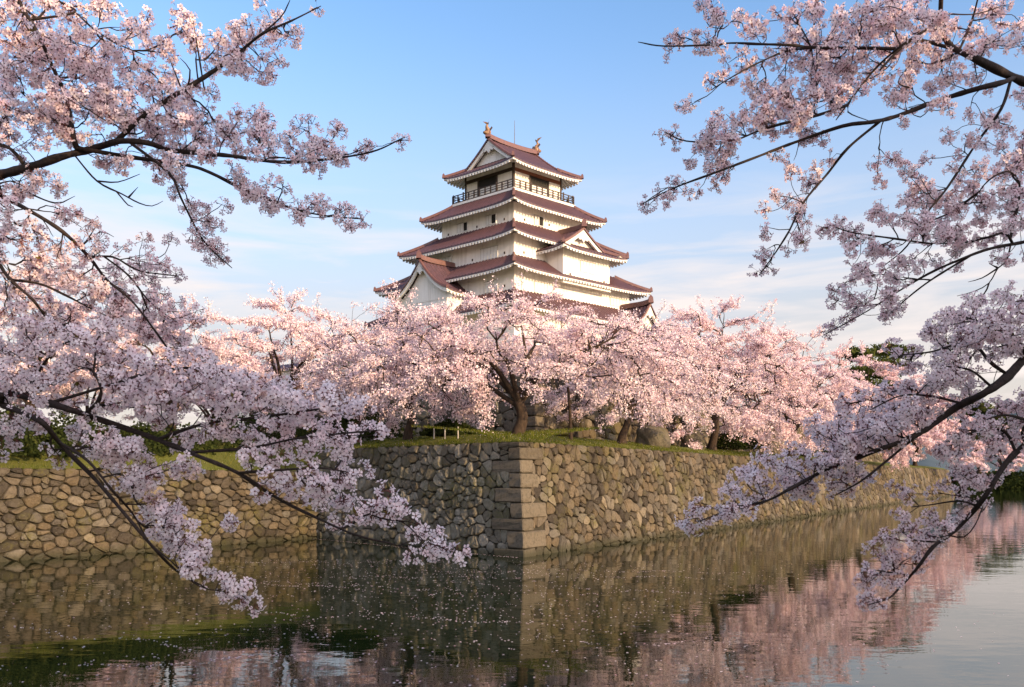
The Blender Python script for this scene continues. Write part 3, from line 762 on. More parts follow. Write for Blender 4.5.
# balcony
mb = MB(); ubox(mb, 3.3, 12.7, 3.3, 12.7, 34.72, 34.98); bal = mb.build('balcony', M_eave, keep)
mb = MB()
def rail_run(u0, v0, u1, v1):
    L = max(abs(u1 - u0), abs(v1 - v0)); n = int(L / 0.78)
    for z, h_ in ((35.05, 0.07), (35.38, 0.06), (35.62, 0.05), (35.88, 0.09)):
        ubox(mb, min(u0, u1) - 0.04, max(u0, u1) + 0.04, min(v0, v1) - 0.04, max(v0, v1) + 0.04, z, z + h_)
    for i in range(n + 1):
        a = i / n; u, v = u0 + (u1 - u0) * a, v0 + (v1 - v0) * a
        ubox(mb, u - 0.055, u + 0.055, v - 0.055, v + 0.055, 34.981, 35.96 if i % 3 else 36.1)
rail_run(3.42, 3.42, 3.42, 12.58); rail_run(3.53, 3.42, 12.58, 3.42); rail_run(12.58, 3.53, 12.58, 12.58); rail_run(3.53, 12.58, 12.47, 12.58)
mb.build('railing', M_timber, bal)

# ridge-end fish ornaments and the lightning rod
def fish_ornament(p_, d):
    pts = [(0, -.25), (.08, .1), (.0, .45), (-.14, .75), (-.18, 1.0), (-.08, 1.2), (.02, 1.35)]
    rad = [.30, .30, .26, .20, .14, .10, .06]
    d = np.array([d[0], d[1], 0.0])
    P = [np.array(p_) + d * a * -1 + np.array([0, 0, z * .72 + 0.5]) for a, z in pts]
    P3 = resample(np.column_stack([np.array(P), rad]), 0.12)
    V, Fq = tube_arrays([(P3[:, :3], P3[:, 3])], 10)
    mb = MB(); mb.add(V, [tuple(f) for f in Fq])
    s = np.array([-d[1], d[0], 0])
    for k in (-1, 1):   # tail flukes and side fins
        q = P[-1]; mb.add([q + s * .05 * k - np.array([0, 0, .15]), q + s * .62 * k + np.array([0, 0, .42]) + d * .3, q + s * .2 * k + np.array([0, 0, .3]), q - s * .04 * k + np.array([0, 0, .1])], [(0, 1, 2, 3)])
        q = P[1]; mb.add([q + s * .25 * k, q + s * .75 * k + np.array([0, 0, .25]), q + s * .6 * k + np.array([0, 0, .5]), q + s * .2 * k + np.array([0, 0, .3])], [(0, 1, 2, 3)])
    q = P[0]; mb.add([q + d * .1 + np.array([0, 0, a]) + s * b_ for a, b_ in ((-.1, -.25), (-.1, .25), (.3, .25), (.3, -.25))] + [q + d * .6 + np.array([0, 0, a]) + s * b_ for a, b_ in ((0, -.14), (0, .14), (.18, .14), (.18, -.14))],
                     [(4, 5, 6, 7), (0, 1, 5, 4), (1, 2, 6, 5), (2, 3, 7, 6), (3, 0, 4, 7)])
    mb.build('ridge_fish', M_bronze, keep, smooth=True)
fish_ornament(tr_pts[0], -DUV_R); fish_ornament(tr_pts[-1], DUV_R)
pm = U(7.9, 7.7, 41.8)
tubes_obj('lightning_rod', [([pm, (pm[0], pm[1], 43.2), (pm[0], pm[1], 44.7)], [.05, .04, .025])], 6, M_metal, keep)

# projecting bay on the sunlit face (hip-and-gable roof)
wb = wall_block(5.7, 12.95, -1.2, 1.198, 24.75, 28.2, 'bay_wall')
add_window(wb, 'R', -1.2, 8.25, 10.6, 25.85, 27.05, 'shutter'); loophole(wb, 'R', -1.2, 6.64, 25.2); loophole(wb, 'R', -1.2, 11.95, 25.15)
mb = MB()
for u in np.linspace(5.9, 12.75, 8): ubox(mb, u - 0.12, u + 0.12, -1.15, -0.002, 24.45, 24.747)
ubox(mb, 5.6, 13.05, -1.3, -1.0, 24.25, 24.447); mb.build('bay_bracket', M_eave, wb)
gable_roof('v', -2.5, 2.598, 9.3, 5.0, 27.75, 30.75, 2.0, 0.3, 'front', 1.3)
# projecting gabled wing on the shaded face
wg = wall_block(-2.7, -0.005, 6.6, 13.2, 9.9, 23.0, 'wing_wall')
mb = MB(); ubox(mb, -2.78, -2.702, 8.6, 11.2, 20.6, 22.2); mb.build('shutter', M_shutter, wg)
gable_roof('u', -3.5, 1.198, 9.9, 4.15, 23.1, 26.9, 0.0, 0.55, 'front', 0.7)
# lower gabled wing at the right
wr = wall_block(13.0, 19.6, -3.2, -0.705, 9.9, 19.0, 'wing_wall')
gable_roof('v', -4.0, -0.005, 16.3, 4.3, 18.8, 22.9, 0.0, 0.55, 'front', 0.8)
# ------------------------------------------------------------------ plaster wall left of the keep
pw = empty('plaster_wall', (U(-1, 34, 0)[0], U(-1, 34, 0)[1], 5.7), 'long white plastered castle wall with a tiled coping seen through the trees left of the keep', 'wall')
mb = MB(); ubox(mb, -1.6, -1.0, 18.6, 52, 5.7, 17.4); mb.build('wall', M_plaster, pw)
mb = MB(); V = []
nc = 290
for i in range(nc + 1):
    v = 18.61 + 33.5 * i / nc; hb = (0.0, 0.07, 0.09, 0.07)[i % 4]
    V += [U(-2.4, v, 17.35), U(-2.4, v, 17.5 + hb), U(-1.3, v, 18.2 + hb), U(-0.2, v, 17.5 + hb), U(-0.2, v, 17.35)]
mb.add(V, [(i * 5 + k, (i + 1) * 5 + k, (i + 1) * 5 + k + 1, i * 5 + k + 1) for i in range(nc) for k in range(4)] + [(i * 5 + 4, (i + 1) * 5 + 4, (i + 1) * 5, i * 5) for i in range(nc)])
mb.build('coping', M_tile, pw)
# ------------------------------------------------------------------ cherry trees: growth
class Skeleton:
    """Nodes with parents; new twigs grow from the nearest node to each target point."""
    def __init__(s, cap=60000):
        s.P = np.zeros((cap, 3)); s.par = np.full(cap, -1, int); s.n = 0; s.fix = np.zeros(cap); s.chains = []; s.load = np.zeros(cap)
    def node(s, p, par, r=0.0):
        i = s.n
        if i + 10 >= len(s.P):
            m = len(s.P); s.P = np.vstack([s.P, np.zeros((m, 3))]); s.par = np.concatenate([s.par, np.full(m, -1, int)])
            s.fix = np.concatenate([s.fix, np.zeros(m)]); s.load = np.concatenate([s.load, np.zeros(m)])
        s.P[i] = p; s.par[i] = par; s.fix[i] = r; s.n += 1; return i
    def limb(s, pts, rad, par, step):
        """a hand-laid limb: pts (n,3), rad (n,). Returns its node ids."""
        Q = resample(np.column_stack([pts, rad]), step); ids = []; prev = par
        for k, q in enumerate(Q):
            prev = s.node(q[:3], prev, q[3]); ids.append(prev)
        s.chains.append(([par] if par >= 0 else []) + ids)
        return ids
    def grow(s, T, rg, step, sag=0.0, wob=0.12, back=0.0):
        ends = []
        D = np.full(len(T), 1e9)
        for a in range(0, s.n, 4000):
            d = np.linalg.norm(T[:, None, :] - s.P[None, a:min(a + 4000, s.n):2, :], axis=2).min(1); D = np.minimum(D, d)
        for t_ in T[np.argsort(D)]:
            d2 = ((s.P[:s.n] - t_) ** 2).sum(1)
            i = int(np.argmin(d2)); 
            if back > 0:     # join a little further down the twig, so that twigs fork forwards
                need = back * math.sqrt(d2[i])
                while need > 0 and s.par[i] >= 0:
                    need -= np.linalg.norm(s.P[i] - s.P[s.par[i]]); i = s.par[i]
            p0 = s.P[i].copy(); L = float(np.linalg.norm(t_ - p0))
            if L < step * 0.5: ends.append(i); continue
            m = max(1, int(L / step)); perp = rg.normal(size=3) * L * wob
            ch = [i]; prev = i
            for k in range(1, m + 1):
                a = k / m; w_ = math.sin(PI * a)
                q = p0 + (t_ - p0) * a + perp * w_ * (1 - 0.4 * a) + np.array([0, 0, sag * L * w_]) + rg.normal(size=3) * step * 0.07
                prev = s.node(q, prev); ch.append(prev)
            s.chains.append(ch); ends.append(prev)
        return ends
    def radii(s, tip, ex, cap=None):
        load = np.zeros(s.n); 
        kids = np.zeros(s.n, int)
        for i in range(s.n):
            if s.par[i] >= 0: kids[s.par[i]] += 1
        for i in range(s.n - 1, -1, -1):
            if kids[i] == 0: load[i] += 1
            if s.par[i] >= 0: load[s.par[i]] += load[i]
        r = tip * np.maximum(load, 1) ** ex
        if cap: r = np.minimum(r, cap)
        return np.where(s.fix[:s.n] > 0, s.fix[:s.n], r)
    def tubes(s, r, keep=None):
        outp = []
        for ch in s.chains:
            ids = np.array(ch)
            if len(ids) < 2: continue
            rr = r[ids].copy()
            if len(rr) > 1 and rr[0] > rr[1] * 1.6: rr[0] = rr[1] * 1.25
            rr[-1] *= 0.7
            outp.append((s.P[ids], rr))
        return outp

def rand_rot(nrm, rg):
    """Rotation matrices (n,3,3) whose third axis is nrm and with random spin."""
    n = len(nrm); a = rg.normal(size=(n, 3)); x = np.cross(a, nrm); x /= (np.linalg.norm(x, axis=1, keepdims=True) + 1e-9); y = np.cross(nrm, x)
    return np.stack([x, y, nrm], axis=2)

def scatter(template, faces, pos, nrm, size, rg):
    """Copies of a small template polygon set at pos. faces (m,k)."""
    Rm = rand_rot(nrm, rg); T = np.asarray(template)
    V = pos[:, None, :] + size[:, None, None] * np.einsum('nij,kj->nki', Rm, T)
    Fq = (np.arange(len(pos)) * len(T))[:, None, None] + np.asarray(faces)[None]
    return V.reshape(-1, 3), Fq.reshape(-1, np.asarray(faces).shape[1])

def unit_rows(a): return a / (np.linalg.norm(a, axis=1, keepdims=True) + 1e-9)

# a five-petalled flower of radius 1, facing +z
FT = []; FFC = []
for k in range(5):
    a = 2 * PI * k / 5; b0 = len(FT)
    for rr, da, z in ((0.10, 0, 0.0), (0.74, -0.50, 0.20), (0.98, -0.14, 0.26), (0.98, 0.14, 0.26), (0.74, 0.50, 0.20)):
        FT.append((rr * math.cos(a + da), rr * math.sin(a + da), z))
    FFC.append((b0, b0 + 1, b0 + 2, b0 + 3)); FFC.append((b0, b0 + 3, b0 + 4, b0 + 4))
# two quads per petal would waste a corner: use one five-sided petal
FF5 = [tuple(range(5 * k, 5 * k + 5)) for k in range(5)]
CT = [(0.20 * math.cos(2 * PI * k / 5), 0.20 * math.sin(2 * PI * k / 5), 0.09) for k in range(5)]

def blossom_mesh(name, spurs, dirs, rg, parent, mats, n_lo=8, n_hi=17, rad=(0.026, 0.058), fsize=(0.0165, 0.0205), leaf=0.15, tint=0.0):
    """Clusters of separate flowers on short stalks round each spur; young leaves on a few."""
    cnt = rg.integers(n_lo, n_hi + 1, len(spurs)); idx = np.repeat(np.arange(len(spurs)), cnt); n = len(idx)
    d = unit_rows(rg.normal(size=(n, 3)) + dirs[idx] * 0.5 + np.array([0, 0, -0.25]))
    L = rg.uniform(rad[0], rad[1], n); pos = spurs[idx] + d * L[:, None]
    nrm = unit_rows(d + rg.normal(size=(n, 3)) * 0.35); size = rg.uniform(fsize[0], fsize[1], n)
    V1, F1 = scatter(FT, FF5, pos, nrm, size, rg)
    st = rg.bit_generator.state
    col = np.repeat(np.clip(rg.normal(0.62 + tint, 0.20, n), 0, 1), 5) + rg.normal(0, 0.05, n * 5)
    V2, F2 = scatter(CT, [(0, 1, 2, 3, 4)], pos + nrm * 0.002, nrm, size, rg)
    # calyx and stalk behind each flower
    side = unit_rows(np.cross(d, rg.normal(size=(n, 3)))) * 0.0012
    a0 = spurs[idx]; a1 = pos - nrm * 0.001
    V3 = np.stack([a0 - side, a0 + side, a1 + side, a1 - side, a1 - nrm * 0.006], 1).reshape(-1, 3); F3 = np.arange(n)[:, None] * 5 + np.array([[0, 1, 2, 4, 3]])
    cs = unit_rows(np.cross(nrm, rg.normal(size=(n, 3)))) * 0.0035; cs2 = np.cross(nrm, cs)
    b0 = pos - nrm * 0.012
    V4 = np.stack([b0 + cs * .7, b0 + cs2 * .7, pos + cs, pos - cs2, b0 - cs], 1).reshape(-1, 3); F4 = np.arange(n)[:, None] * 5 + np.array([[0, 1, 2, 3, 4]])
    # young leaves
    k = np.flatnonzero(rg.random(len(spurs)) < leaf); k = np.repeat(k, 3); m = len(k)
    LT = [(0, 0, 0), (0.3, -0.22, 0.03), (1, 0, 0.1), (0.75, 0.16, 0.06), (0.3, 0.22, 0.03)]
    V5, F5 = scatter(LT, [(0, 1, 2, 3, 4)], spurs[k], unit_rows(rg.normal(size=(m, 3))), rg.uniform(0.02, 0.038, m), rg)
    Vs = [V1, V2, V3, V4, V5]; Fs = [F1, F2, F3, F4, F5]; mi = [0, 1, 1, 1, 2]; V = []; Fa = []; M_ = []; Cc = []; b = 0
    for v_, f_, m_ in zip(Vs, Fs, mi):
        V.append(v_); Fa.append(f_ + b); b += len(v_); M_.append(np.full(len(f_), m_)); Cc.append(col if f_ is F1 else rg.random(len(f_)))
    return poly_obj(name, np.concatenate(V), np.concatenate(Fa), mats, parent, np.concatenate(M_), np.concatenate(Cc))

def px(x, y, d):
    """A point of the place from a reading of the photograph: column, row, distance."""
    return np.array([(x - 512) / F * d, d, CH + (HOR - y) / F * d])

def make_bough(tree, root, lines, sprays, depth, seed, bare=(), tint=0.0, leaf=0.12, jit=0.22, dens=1.0, fs=1.0):
    """One bough: hand-laid limbs (lines: list of (points, r0, r1, parent-line or None)), sprays of blossom (x0,y0,x1,y1,halfwidth)."""
    rg = np.random.default_rng(seed); sk = Skeleton(20000); allids = []
    start = sk.node(root, -1, lines[0][1] * 1.5)
    for li, (pts, r0, r1) in enumerate(lines):
        P = np.array([px(x, y, depth(x, y) + (0.10 * math.sin(k * 1.7 + li * 2.1) if k else 0)) for k, (x, y) in enumerate(pts)])
        if li == 0:
            par = start; P = np.vstack([root, P]); rad = np.concatenate([[r0 * 1.5], np.linspace(r0, r1, len(P) - 1)])
        else:
            par = int(np.argmin(((sk.P[:sk.n] - P[0]) ** 2).sum(1))); P = np.vstack([sk.P[par], P[1:] if len(P) > 2 else P]); rad = np.linspace(r0, r1, len(P))
        sk.limb(P, rad, par, 0.035)
    T = []
    for (x0, y0, x1, y1, hw) in sprays:
        Ln = math.hypot(x1 - x0, y1 - y0); dm = depth((x0 + x1) / 2, (y0 + y1) / 2)
        area = 2 * hw * Ln + PI * hw * hw
        n = max(1, int(dens * area / 150.0 + rg.random())); ux, uy = ((x1 - x0) / Ln, (y1 - y0) / Ln) if Ln > 0 else (1, 0)
        dz = rg.uniform(-jit, jit) * 0.6
        for _ in range(n):
            while True:
                a = rg.uniform(-hw, Ln + hw); c = rg.uniform(-hw, hw); e = max(0, -a, a - Ln)
                if e * e + c * c <= hw * hw: break
            sc = min(jit, 0.05 + hw / F * dm * 1.3)
            x, y = x0 + ux * a - uy * c, y0 + uy * a + ux * c
            T.append(px(x, y, depth(x, y) + 0.10 + dz + rg.normal() * sc))
    # the part of the bough outside the picture flowers too
    for _ in range(70):
        a = rg.random(); q = root * (1 - a) + px(*lines[0][0][0], depth(*lines[0][0][0])) * a + rg.normal(size=3) * np.array([.30, .35, .25])
        if abs(q[0] / q[1]) > 0.70: T.append(q)
    T = np.array(T)
    ends = sk.grow(T, rg, 0.03, -0.02, 0.10, 0.5)
    for pts in bare:
        P = np.array([px(x, y, depth(x, y)) for x, y in pts]); par = int(np.argmin(((sk.P[:sk.n] - P[0]) ** 2).sum(1)))
        sk.limb(np.vstack([sk.P[par], P[1:]]), np.linspace(0.0055, 0.002, len(P)), par, 0.035)
    r = sk.radii(0.0019, 0.36, 0.014); kn = rg.normal(size=sk.n); kn = np.convolve(kn, [.3, .4, .3], 'same'); r = r * (1 + np.clip(kn, -.6, 1.2) * .20)
    br = tubes_obj('branch', sk.tubes(r), 6, M_twig, tree)
    ends = np.array(ends); sp = sk.P[ends] + rg.normal(size=(len(ends), 3)) * 0.012
    par = sk.par[ends]; dirs = unit_rows(sk.P[ends] - sk.P[np.maximum(par, 0)])
    blossom_mesh('blossoms', sp, dirs, rg, br, [M_petal, M_calyx, M_young], tint=tint, leaf=leaf, fsize=(0.0165 * fs, 0.0205 * fs))
    return br

# left foreground tree: trunk just outside the picture, boughs reaching in
LT_ = empty('cherry_tree', (-5.0, 4.6, 1.5), 'near cherry tree whose blossoming boughs reach in from the left edge, top and bottom', 'cherry tree')
dA = lambda x, y: 4.7 - 0.0008 * x
dB = lambda x, y: 4.4 + 0.0006 * x
dD = lambda x, y: 4.1 - 0.0011 * x
rootA, rootB, rootD = np.array([-4.1, 4.6, 4.55]), np.array([-4.2, 4.5, 4.3]), np.array([-4.2, 4.4, 3.7])
topL = np.array([-4.6, 4.6, 3.4])
tubes_obj('trunk', [(lambda Q: (Q[:, :3], Q[:, 3]))(resample(np.array(q), 0.1)) for q in (
    [(-5.0, 4.6, 1.2, .30), (-5.0, 4.6, 1.5, .24), (-4.9, 4.6, 2.2, .19), (-4.75, 4.6, 2.9, .17), (-4.6, 4.6, 3.4, .15)],
    [(-4.6, 4.6, 3.4, .12), (-4.45, 4.62, 4.0, .09), (*rootA, .055)], [(-4.7, 4.6, 3.1, .11), (-4.5, 4.5, 3.8, .07), (*rootB, .04)],
    [(-4.75, 4.6, 2.9, .11), (-4.5, 4.5, 3.4, .07), (*rootD, .048)], [(-4.6, 4.6, 3.3, .10), (-5.2, 4.9, 4.4, .08), (-5.8, 5.2, 5.6, .05)])], 10, M_bark, LT_)
linesA = [
    ([(-25, 184), (0, 175), (30, 167), (60, 157), (85, 151), (105, 145), (122, 141), (148, 143), (169, 150), (200, 153), (232, 156), (278, 162), (320, 160), (371, 152), (405, 137)], .028, .003),
    ([(122, 141), (139, 120), (162, 103), (203, 78), (236, 55), (262, 34), (291, 21), (321, 6)], .018, .003),
    ([(76, 154), (74, 140), (67, 101), (51, 63), (36, 30), (19, 0), (10, -40)], .015, .008),
    ([(88, 154), (130, 157), (186, 165), (211, 173), (245, 190), (287, 207), (321, 215), (361, 219)], .013, .003),
    ([(140, 146), (169, 173), (181, 198), (198, 232), (211, 249), (232, 268)], .009, .003),
    ([(50, 25), (75, 12), (58, 0), (40, -25)], .008, .004), ([(45, 28), (60, 2), (95, 30), (120, 45), (145, 55)], .007, .003),
    ([(262, 34), (280, 18), (290, 0)], .006, .003), ([(30, 167), (12, 150), (-10, 140)], .012, .008)]
baresA = [[(68, 160), (97, 181), (122, 194), (139, 203), (152, 206), (163, 201)], [(97, 181), (118, 182), (140, 174)], [(118, 192), (128, 205), (133, 207)], [(128, 197), (138, 187)],
          [(35, 207), (55, 203), (75, 196)], [(203, 78), (198, 50), (193, 20)], [(178, 90), (170, 60)], [(185, 85), (190, 70), (180, 58)]]
spraysA = [(15, 8, 70, 8, 14), (0, 52, 50, 45, 20), (20, 62, 80, 70, 22), (80, 40, 90, 30, 10), (90, 8, 118, 8, 9), (125, 22, 135, 30, 8), (148, 16, 150, 16, 5), (110, 45, 145, 50, 10), (0, 85, 60, 100, 22),
    (60, 90, 100, 85, 20), (0, 125, 120, 120, 22), (110, 65, 150, 85, 12), (110, 100, 170, 110, 22), (165, 80, 190, 85, 8), (165, 45, 175, 55, 8), (180, 8, 186, 35, 9), (195, 30, 215, 50, 12), (186, 95, 215, 90, 7),
    (203, 112, 215, 145, 10), (215, 75, 235, 65, 8), (240, 40, 260, 30, 14), (265, 20, 285, 30, 12), (245, 68, 280, 65, 9), (290, 20, 297, 25, 5), (321, 8, 323, 10, 4), (240, 55, 246, 55, 10), (130, 130, 230, 140, 16),
    (240, 122, 244, 122, 7), (235, 125, 270, 125, 9), (240, 140, 320, 153, 13), (300, 128, 306, 121, 6), (338, 137, 342, 133, 7), (330, 150, 370, 153, 11), (403, 137, 405, 137, 5), (110, 158, 175, 163, 12),
    (215, 155, 235, 175, 9), (245, 180, 260, 200, 9), (265, 190, 300, 210, 9), (300, 203, 345, 219, 9), (358, 219, 361, 219, 4), (289, 180, 293, 180, 6), (175, 190, 195, 215, 8), (190, 235, 205, 241, 8), (212, 225, 214, 227, 8),
    (205, 250, 232, 268, 8), (215, 205, 218, 205, 6), (20, 188, 55, 184, 9), (0, 150, 20, 150, 8), (25, 20, 30, 25, 10), (0, 20, 8, 25, 9)]
make_bough(LT_, rootA, linesA, spraysA, dA, 101, baresA, 0.0, 0.06, 0.30, 1.3)
linesB = [
    ([(-25, 190), (0, 196), (30, 211), (63, 232), (89, 257), (107, 280), (131, 300), (153, 328), (175, 359)], .014, .004),
    ([(92, 260), (113, 257), (131, 267), (145, 272), (178, 276)], .006, .003), ([(113, 257), (128, 275), (150, 302), (175, 321)], .006, .003),
    ([(-20, 250), (0, 265), (13, 282), (33, 300), (46, 318)], .012, .005), ([(13, 282), (40, 284), (65, 295), (94, 310), (127, 325)], .008, .003)]
baresB = [[(72, 240), (100, 232), (114, 237)], [(75, 230), (95, 228)], [(0, 230), (20, 226), (30, 215)]]
spraysB = [(0, 187, 30, 180, 9), (0, 208, 25, 225, 11), (55, 215, 57, 215, 5), (80, 221, 90, 222, 9), (57, 219, 60, 219, 6), (34, 235, 38, 235, 7), (0, 245, 15, 245, 12), (45, 245, 70, 256, 11), (85, 246, 105, 246, 8),
    (125, 246, 127, 246, 6), (139, 238, 142, 238, 6), (147, 256, 150, 256, 7), (163, 246, 165, 246, 6), (115, 270, 150, 270, 8), (162, 270, 163, 270, 5), (175, 274, 177, 274, 5), (0, 265, 60, 275, 16), (60, 266, 90, 284, 12),
    (100, 286, 150, 290, 13), (0, 300, 60, 320, 18), (70, 300, 120, 310, 14), (130, 300, 160, 325, 12), (165, 310, 200, 318, 9), (140, 325, 190, 345, 12)]
make_bough(LT_, rootB, linesB, spraysB, dB, 102, baresB, 0.0, 0.06, 0.30, 1.15)
linesD = [
    ([(-25, 384), (0, 391), (39, 400), (74, 411), (92, 417), (148, 436), (198, 456), (238, 473), (277, 498), (317, 518), (356, 535), (396, 545)], .021, .0035),
    ([(92, 417), (99, 400), (100, 385), (89, 367), (70, 355)], .010, .004),
    ([(148, 436), (200, 425), (250, 418), (300, 412), (345, 404)], .009, .003), ([(198, 456), (250, 448), (300, 438), (380, 430)], .008, .003),
    ([(238, 473), (280, 470), (320, 468), (347, 472)], .007, .003), ([(60, 407), (110, 385), (160, 370), (215, 368)], .009, .003),
    ([(20, 396), (40, 370), (60, 345), (90, 340)], .009, .003)]
spraysD = [(30, 336, 90, 346, 16), (75, 356, 140, 370, 17), (85, 320, 120, 330, 9), (150, 368, 215, 368, 15), (0, 385, 60, 380, 13), (60, 388, 150, 393, 17), (150, 396, 220, 396, 16), (0, 345, 30, 350, 12),
    (205, 380, 232, 396, 17), (240, 392, 300, 400, 16), (290, 406, 325, 400, 10), (332, 410, 372, 404, 6), (160, 418, 225, 424, 9), (240, 420, 285, 424, 7), (296, 440, 345, 432, 8), (352, 432, 381, 427, 6), (300, 452, 338, 449, 6), (238, 460, 272, 462, 10),
    (245, 440, 270, 440, 7), (267, 484, 330, 480, 12), (330, 478, 350, 474, 8), (310, 500, 345, 502, 7), (350, 518, 394, 510, 9), (379, 493, 383, 493, 6), (411, 525, 426, 540, 11), (436, 552, 456, 558, 7), (396, 545, 410, 548, 5),
    (342, 466, 360, 463, 5), (150, 440, 185, 440, 6)]
make_bough(LT_, rootD, linesD, spraysD, dD, 103, (), 0.26, 0.22, 0.22, 1.1, 1.12)
dE = lambda x, y: 3.9 - 0.0008 * x
linesE = [
    ([(-25, 395), (0, 404), (28, 415), (44, 424), (64, 448), (94, 478), (124, 513), (153, 547), (178, 572), (208, 589)], .017, .003),
    ([(64, 448), (88, 461), (111, 489), (133, 514), (149, 542), (171, 561), (199, 586), (238, 594), (247, 600)], .007, .002)]
spraysE = [(79, 433, 124, 453, 15), (104, 443, 144, 478, 13), (52, 455, 58, 452, 7), (134, 488, 163, 513, 15), (173, 518, 188, 527, 9), (217, 527, 220, 527, 7), (173, 545, 198, 557, 11), (198, 567, 223, 582, 11), (246, 590, 248, 603, 7),
    (148, 463, 193, 468, 8), (0, 443, 10, 440, 8), (0, 425, 40, 420, 10), (160, 525, 185, 540, 8), (135, 450, 150, 470, 8)]
make_bough(LT_, rootD + np.array([0, -.1, -.1]), linesE, spraysE, dE, 104, (), 0.26, 0.15, 0.20, 1.15, 1.12)

# right foreground tree
RT_ = empty('cherry_tree', (5.4, 4.9, 1.5), 'near cherry tree whose lavender-tinted boughs hang in from the right edge', 'cherry tree')
dF = lambda x, y: 5.0 - 0.0009 * (1024 - x)
dG = lambda x, y: 4.9 - 0.0004 * (1024 - x)
dH = lambda x, y: 4.3 - 0.0007 * (1024 - x)
rF, rG, rH, rI = np.array([4.2, 5.0, 5.2]), np.array([4.3, 4.9, 4.6]), np.array([3.9, 4.4, 4.25]), np.array([4.0, 4.3, 3.8])
tubes_obj('trunk', [(lambda Q: (Q[:, :3], Q[:, 3]))(resample(np.array(q), 0.1)) for q in (
    [(5.4, 4.9, 1.2, .34), (5.4, 4.9, 1.5, .27), (5.3, 4.9, 2.3, .21), (5.1, 4.85, 3.0, .19), (4.9, 4.85, 3.6, .16)],
    [(4.9, 4.85, 3.6, .13), (4.6, 4.95, 4.5, .09), (*rF, .055)], [(4.9, 4.85, 3.5, .11), (4.6, 4.9, 4.1, .07), (*rG, .035)],
    [(5.1, 4.85, 3.0, .12), (4.5, 4.6, 3.8, .08), (*rH, .045)], [(5.1, 4.8, 2.9, .10), (4.6, 4.5, 3.4, .06), (*rI, .035)],
    [(4.9, 4.85, 3.5, .12), (5.3, 4.6, 4.8, .09), (6.0, 4.2, 6.0, .06)])], 10, M_bark, RT_)
linesF = [
    ([(1050, 92), (1024, 82), (996, 69), (972, 57), (952, 47), (942, 30), (941, 0), (945, -40)], .030, .010),
    ([(1024, 82), (1004, 82), (976, 89), (937, 101), (897, 116), (872, 122), (843, 126), (793, 143), (754, 158), (714, 173), (674, 188), (640, 205)], .018, .003),
    ([(872, 122), (848, 148), (828, 173), (803, 203), (788, 233), (769, 262), (759, 275)], .009, .003),
    ([(949, 46), (917, 40), (900, 49), (880, 70)], .011, .007), ([(942, 24), (918, 35), (897, 49), (875, 69), (855, 94), (836, 120)], .010, .004),
    ([(897, 49), (860, 48), (830, 48), (807, 47), (789, 45), (756, 44), (732, 43), (707, 45), (663, 46), (638, 42)], .011, .003), ([(830, 48), (787, 51), (756, 64), (732, 77), (711, 90)], .007, .003),
    ([(845, 108), (815, 116), (781, 124), (756, 132), (730, 141), (686, 141), (665, 132)], .009, .003),
    ([(1024, 86), (1001, 109), (976, 144), (947, 188), (927, 213), (907, 246), (885, 265)], .011, .003), ([(960, 52), (972, 20), (980, -10)], .008, .005)]
baresF = [[(918, 92), (898, 82), (910, 65)], [(968, 57), (978, 84)], [(853, 96), (848, 112), (872, 122)], [(945, 10), (975, 14), (1005, 5)]]
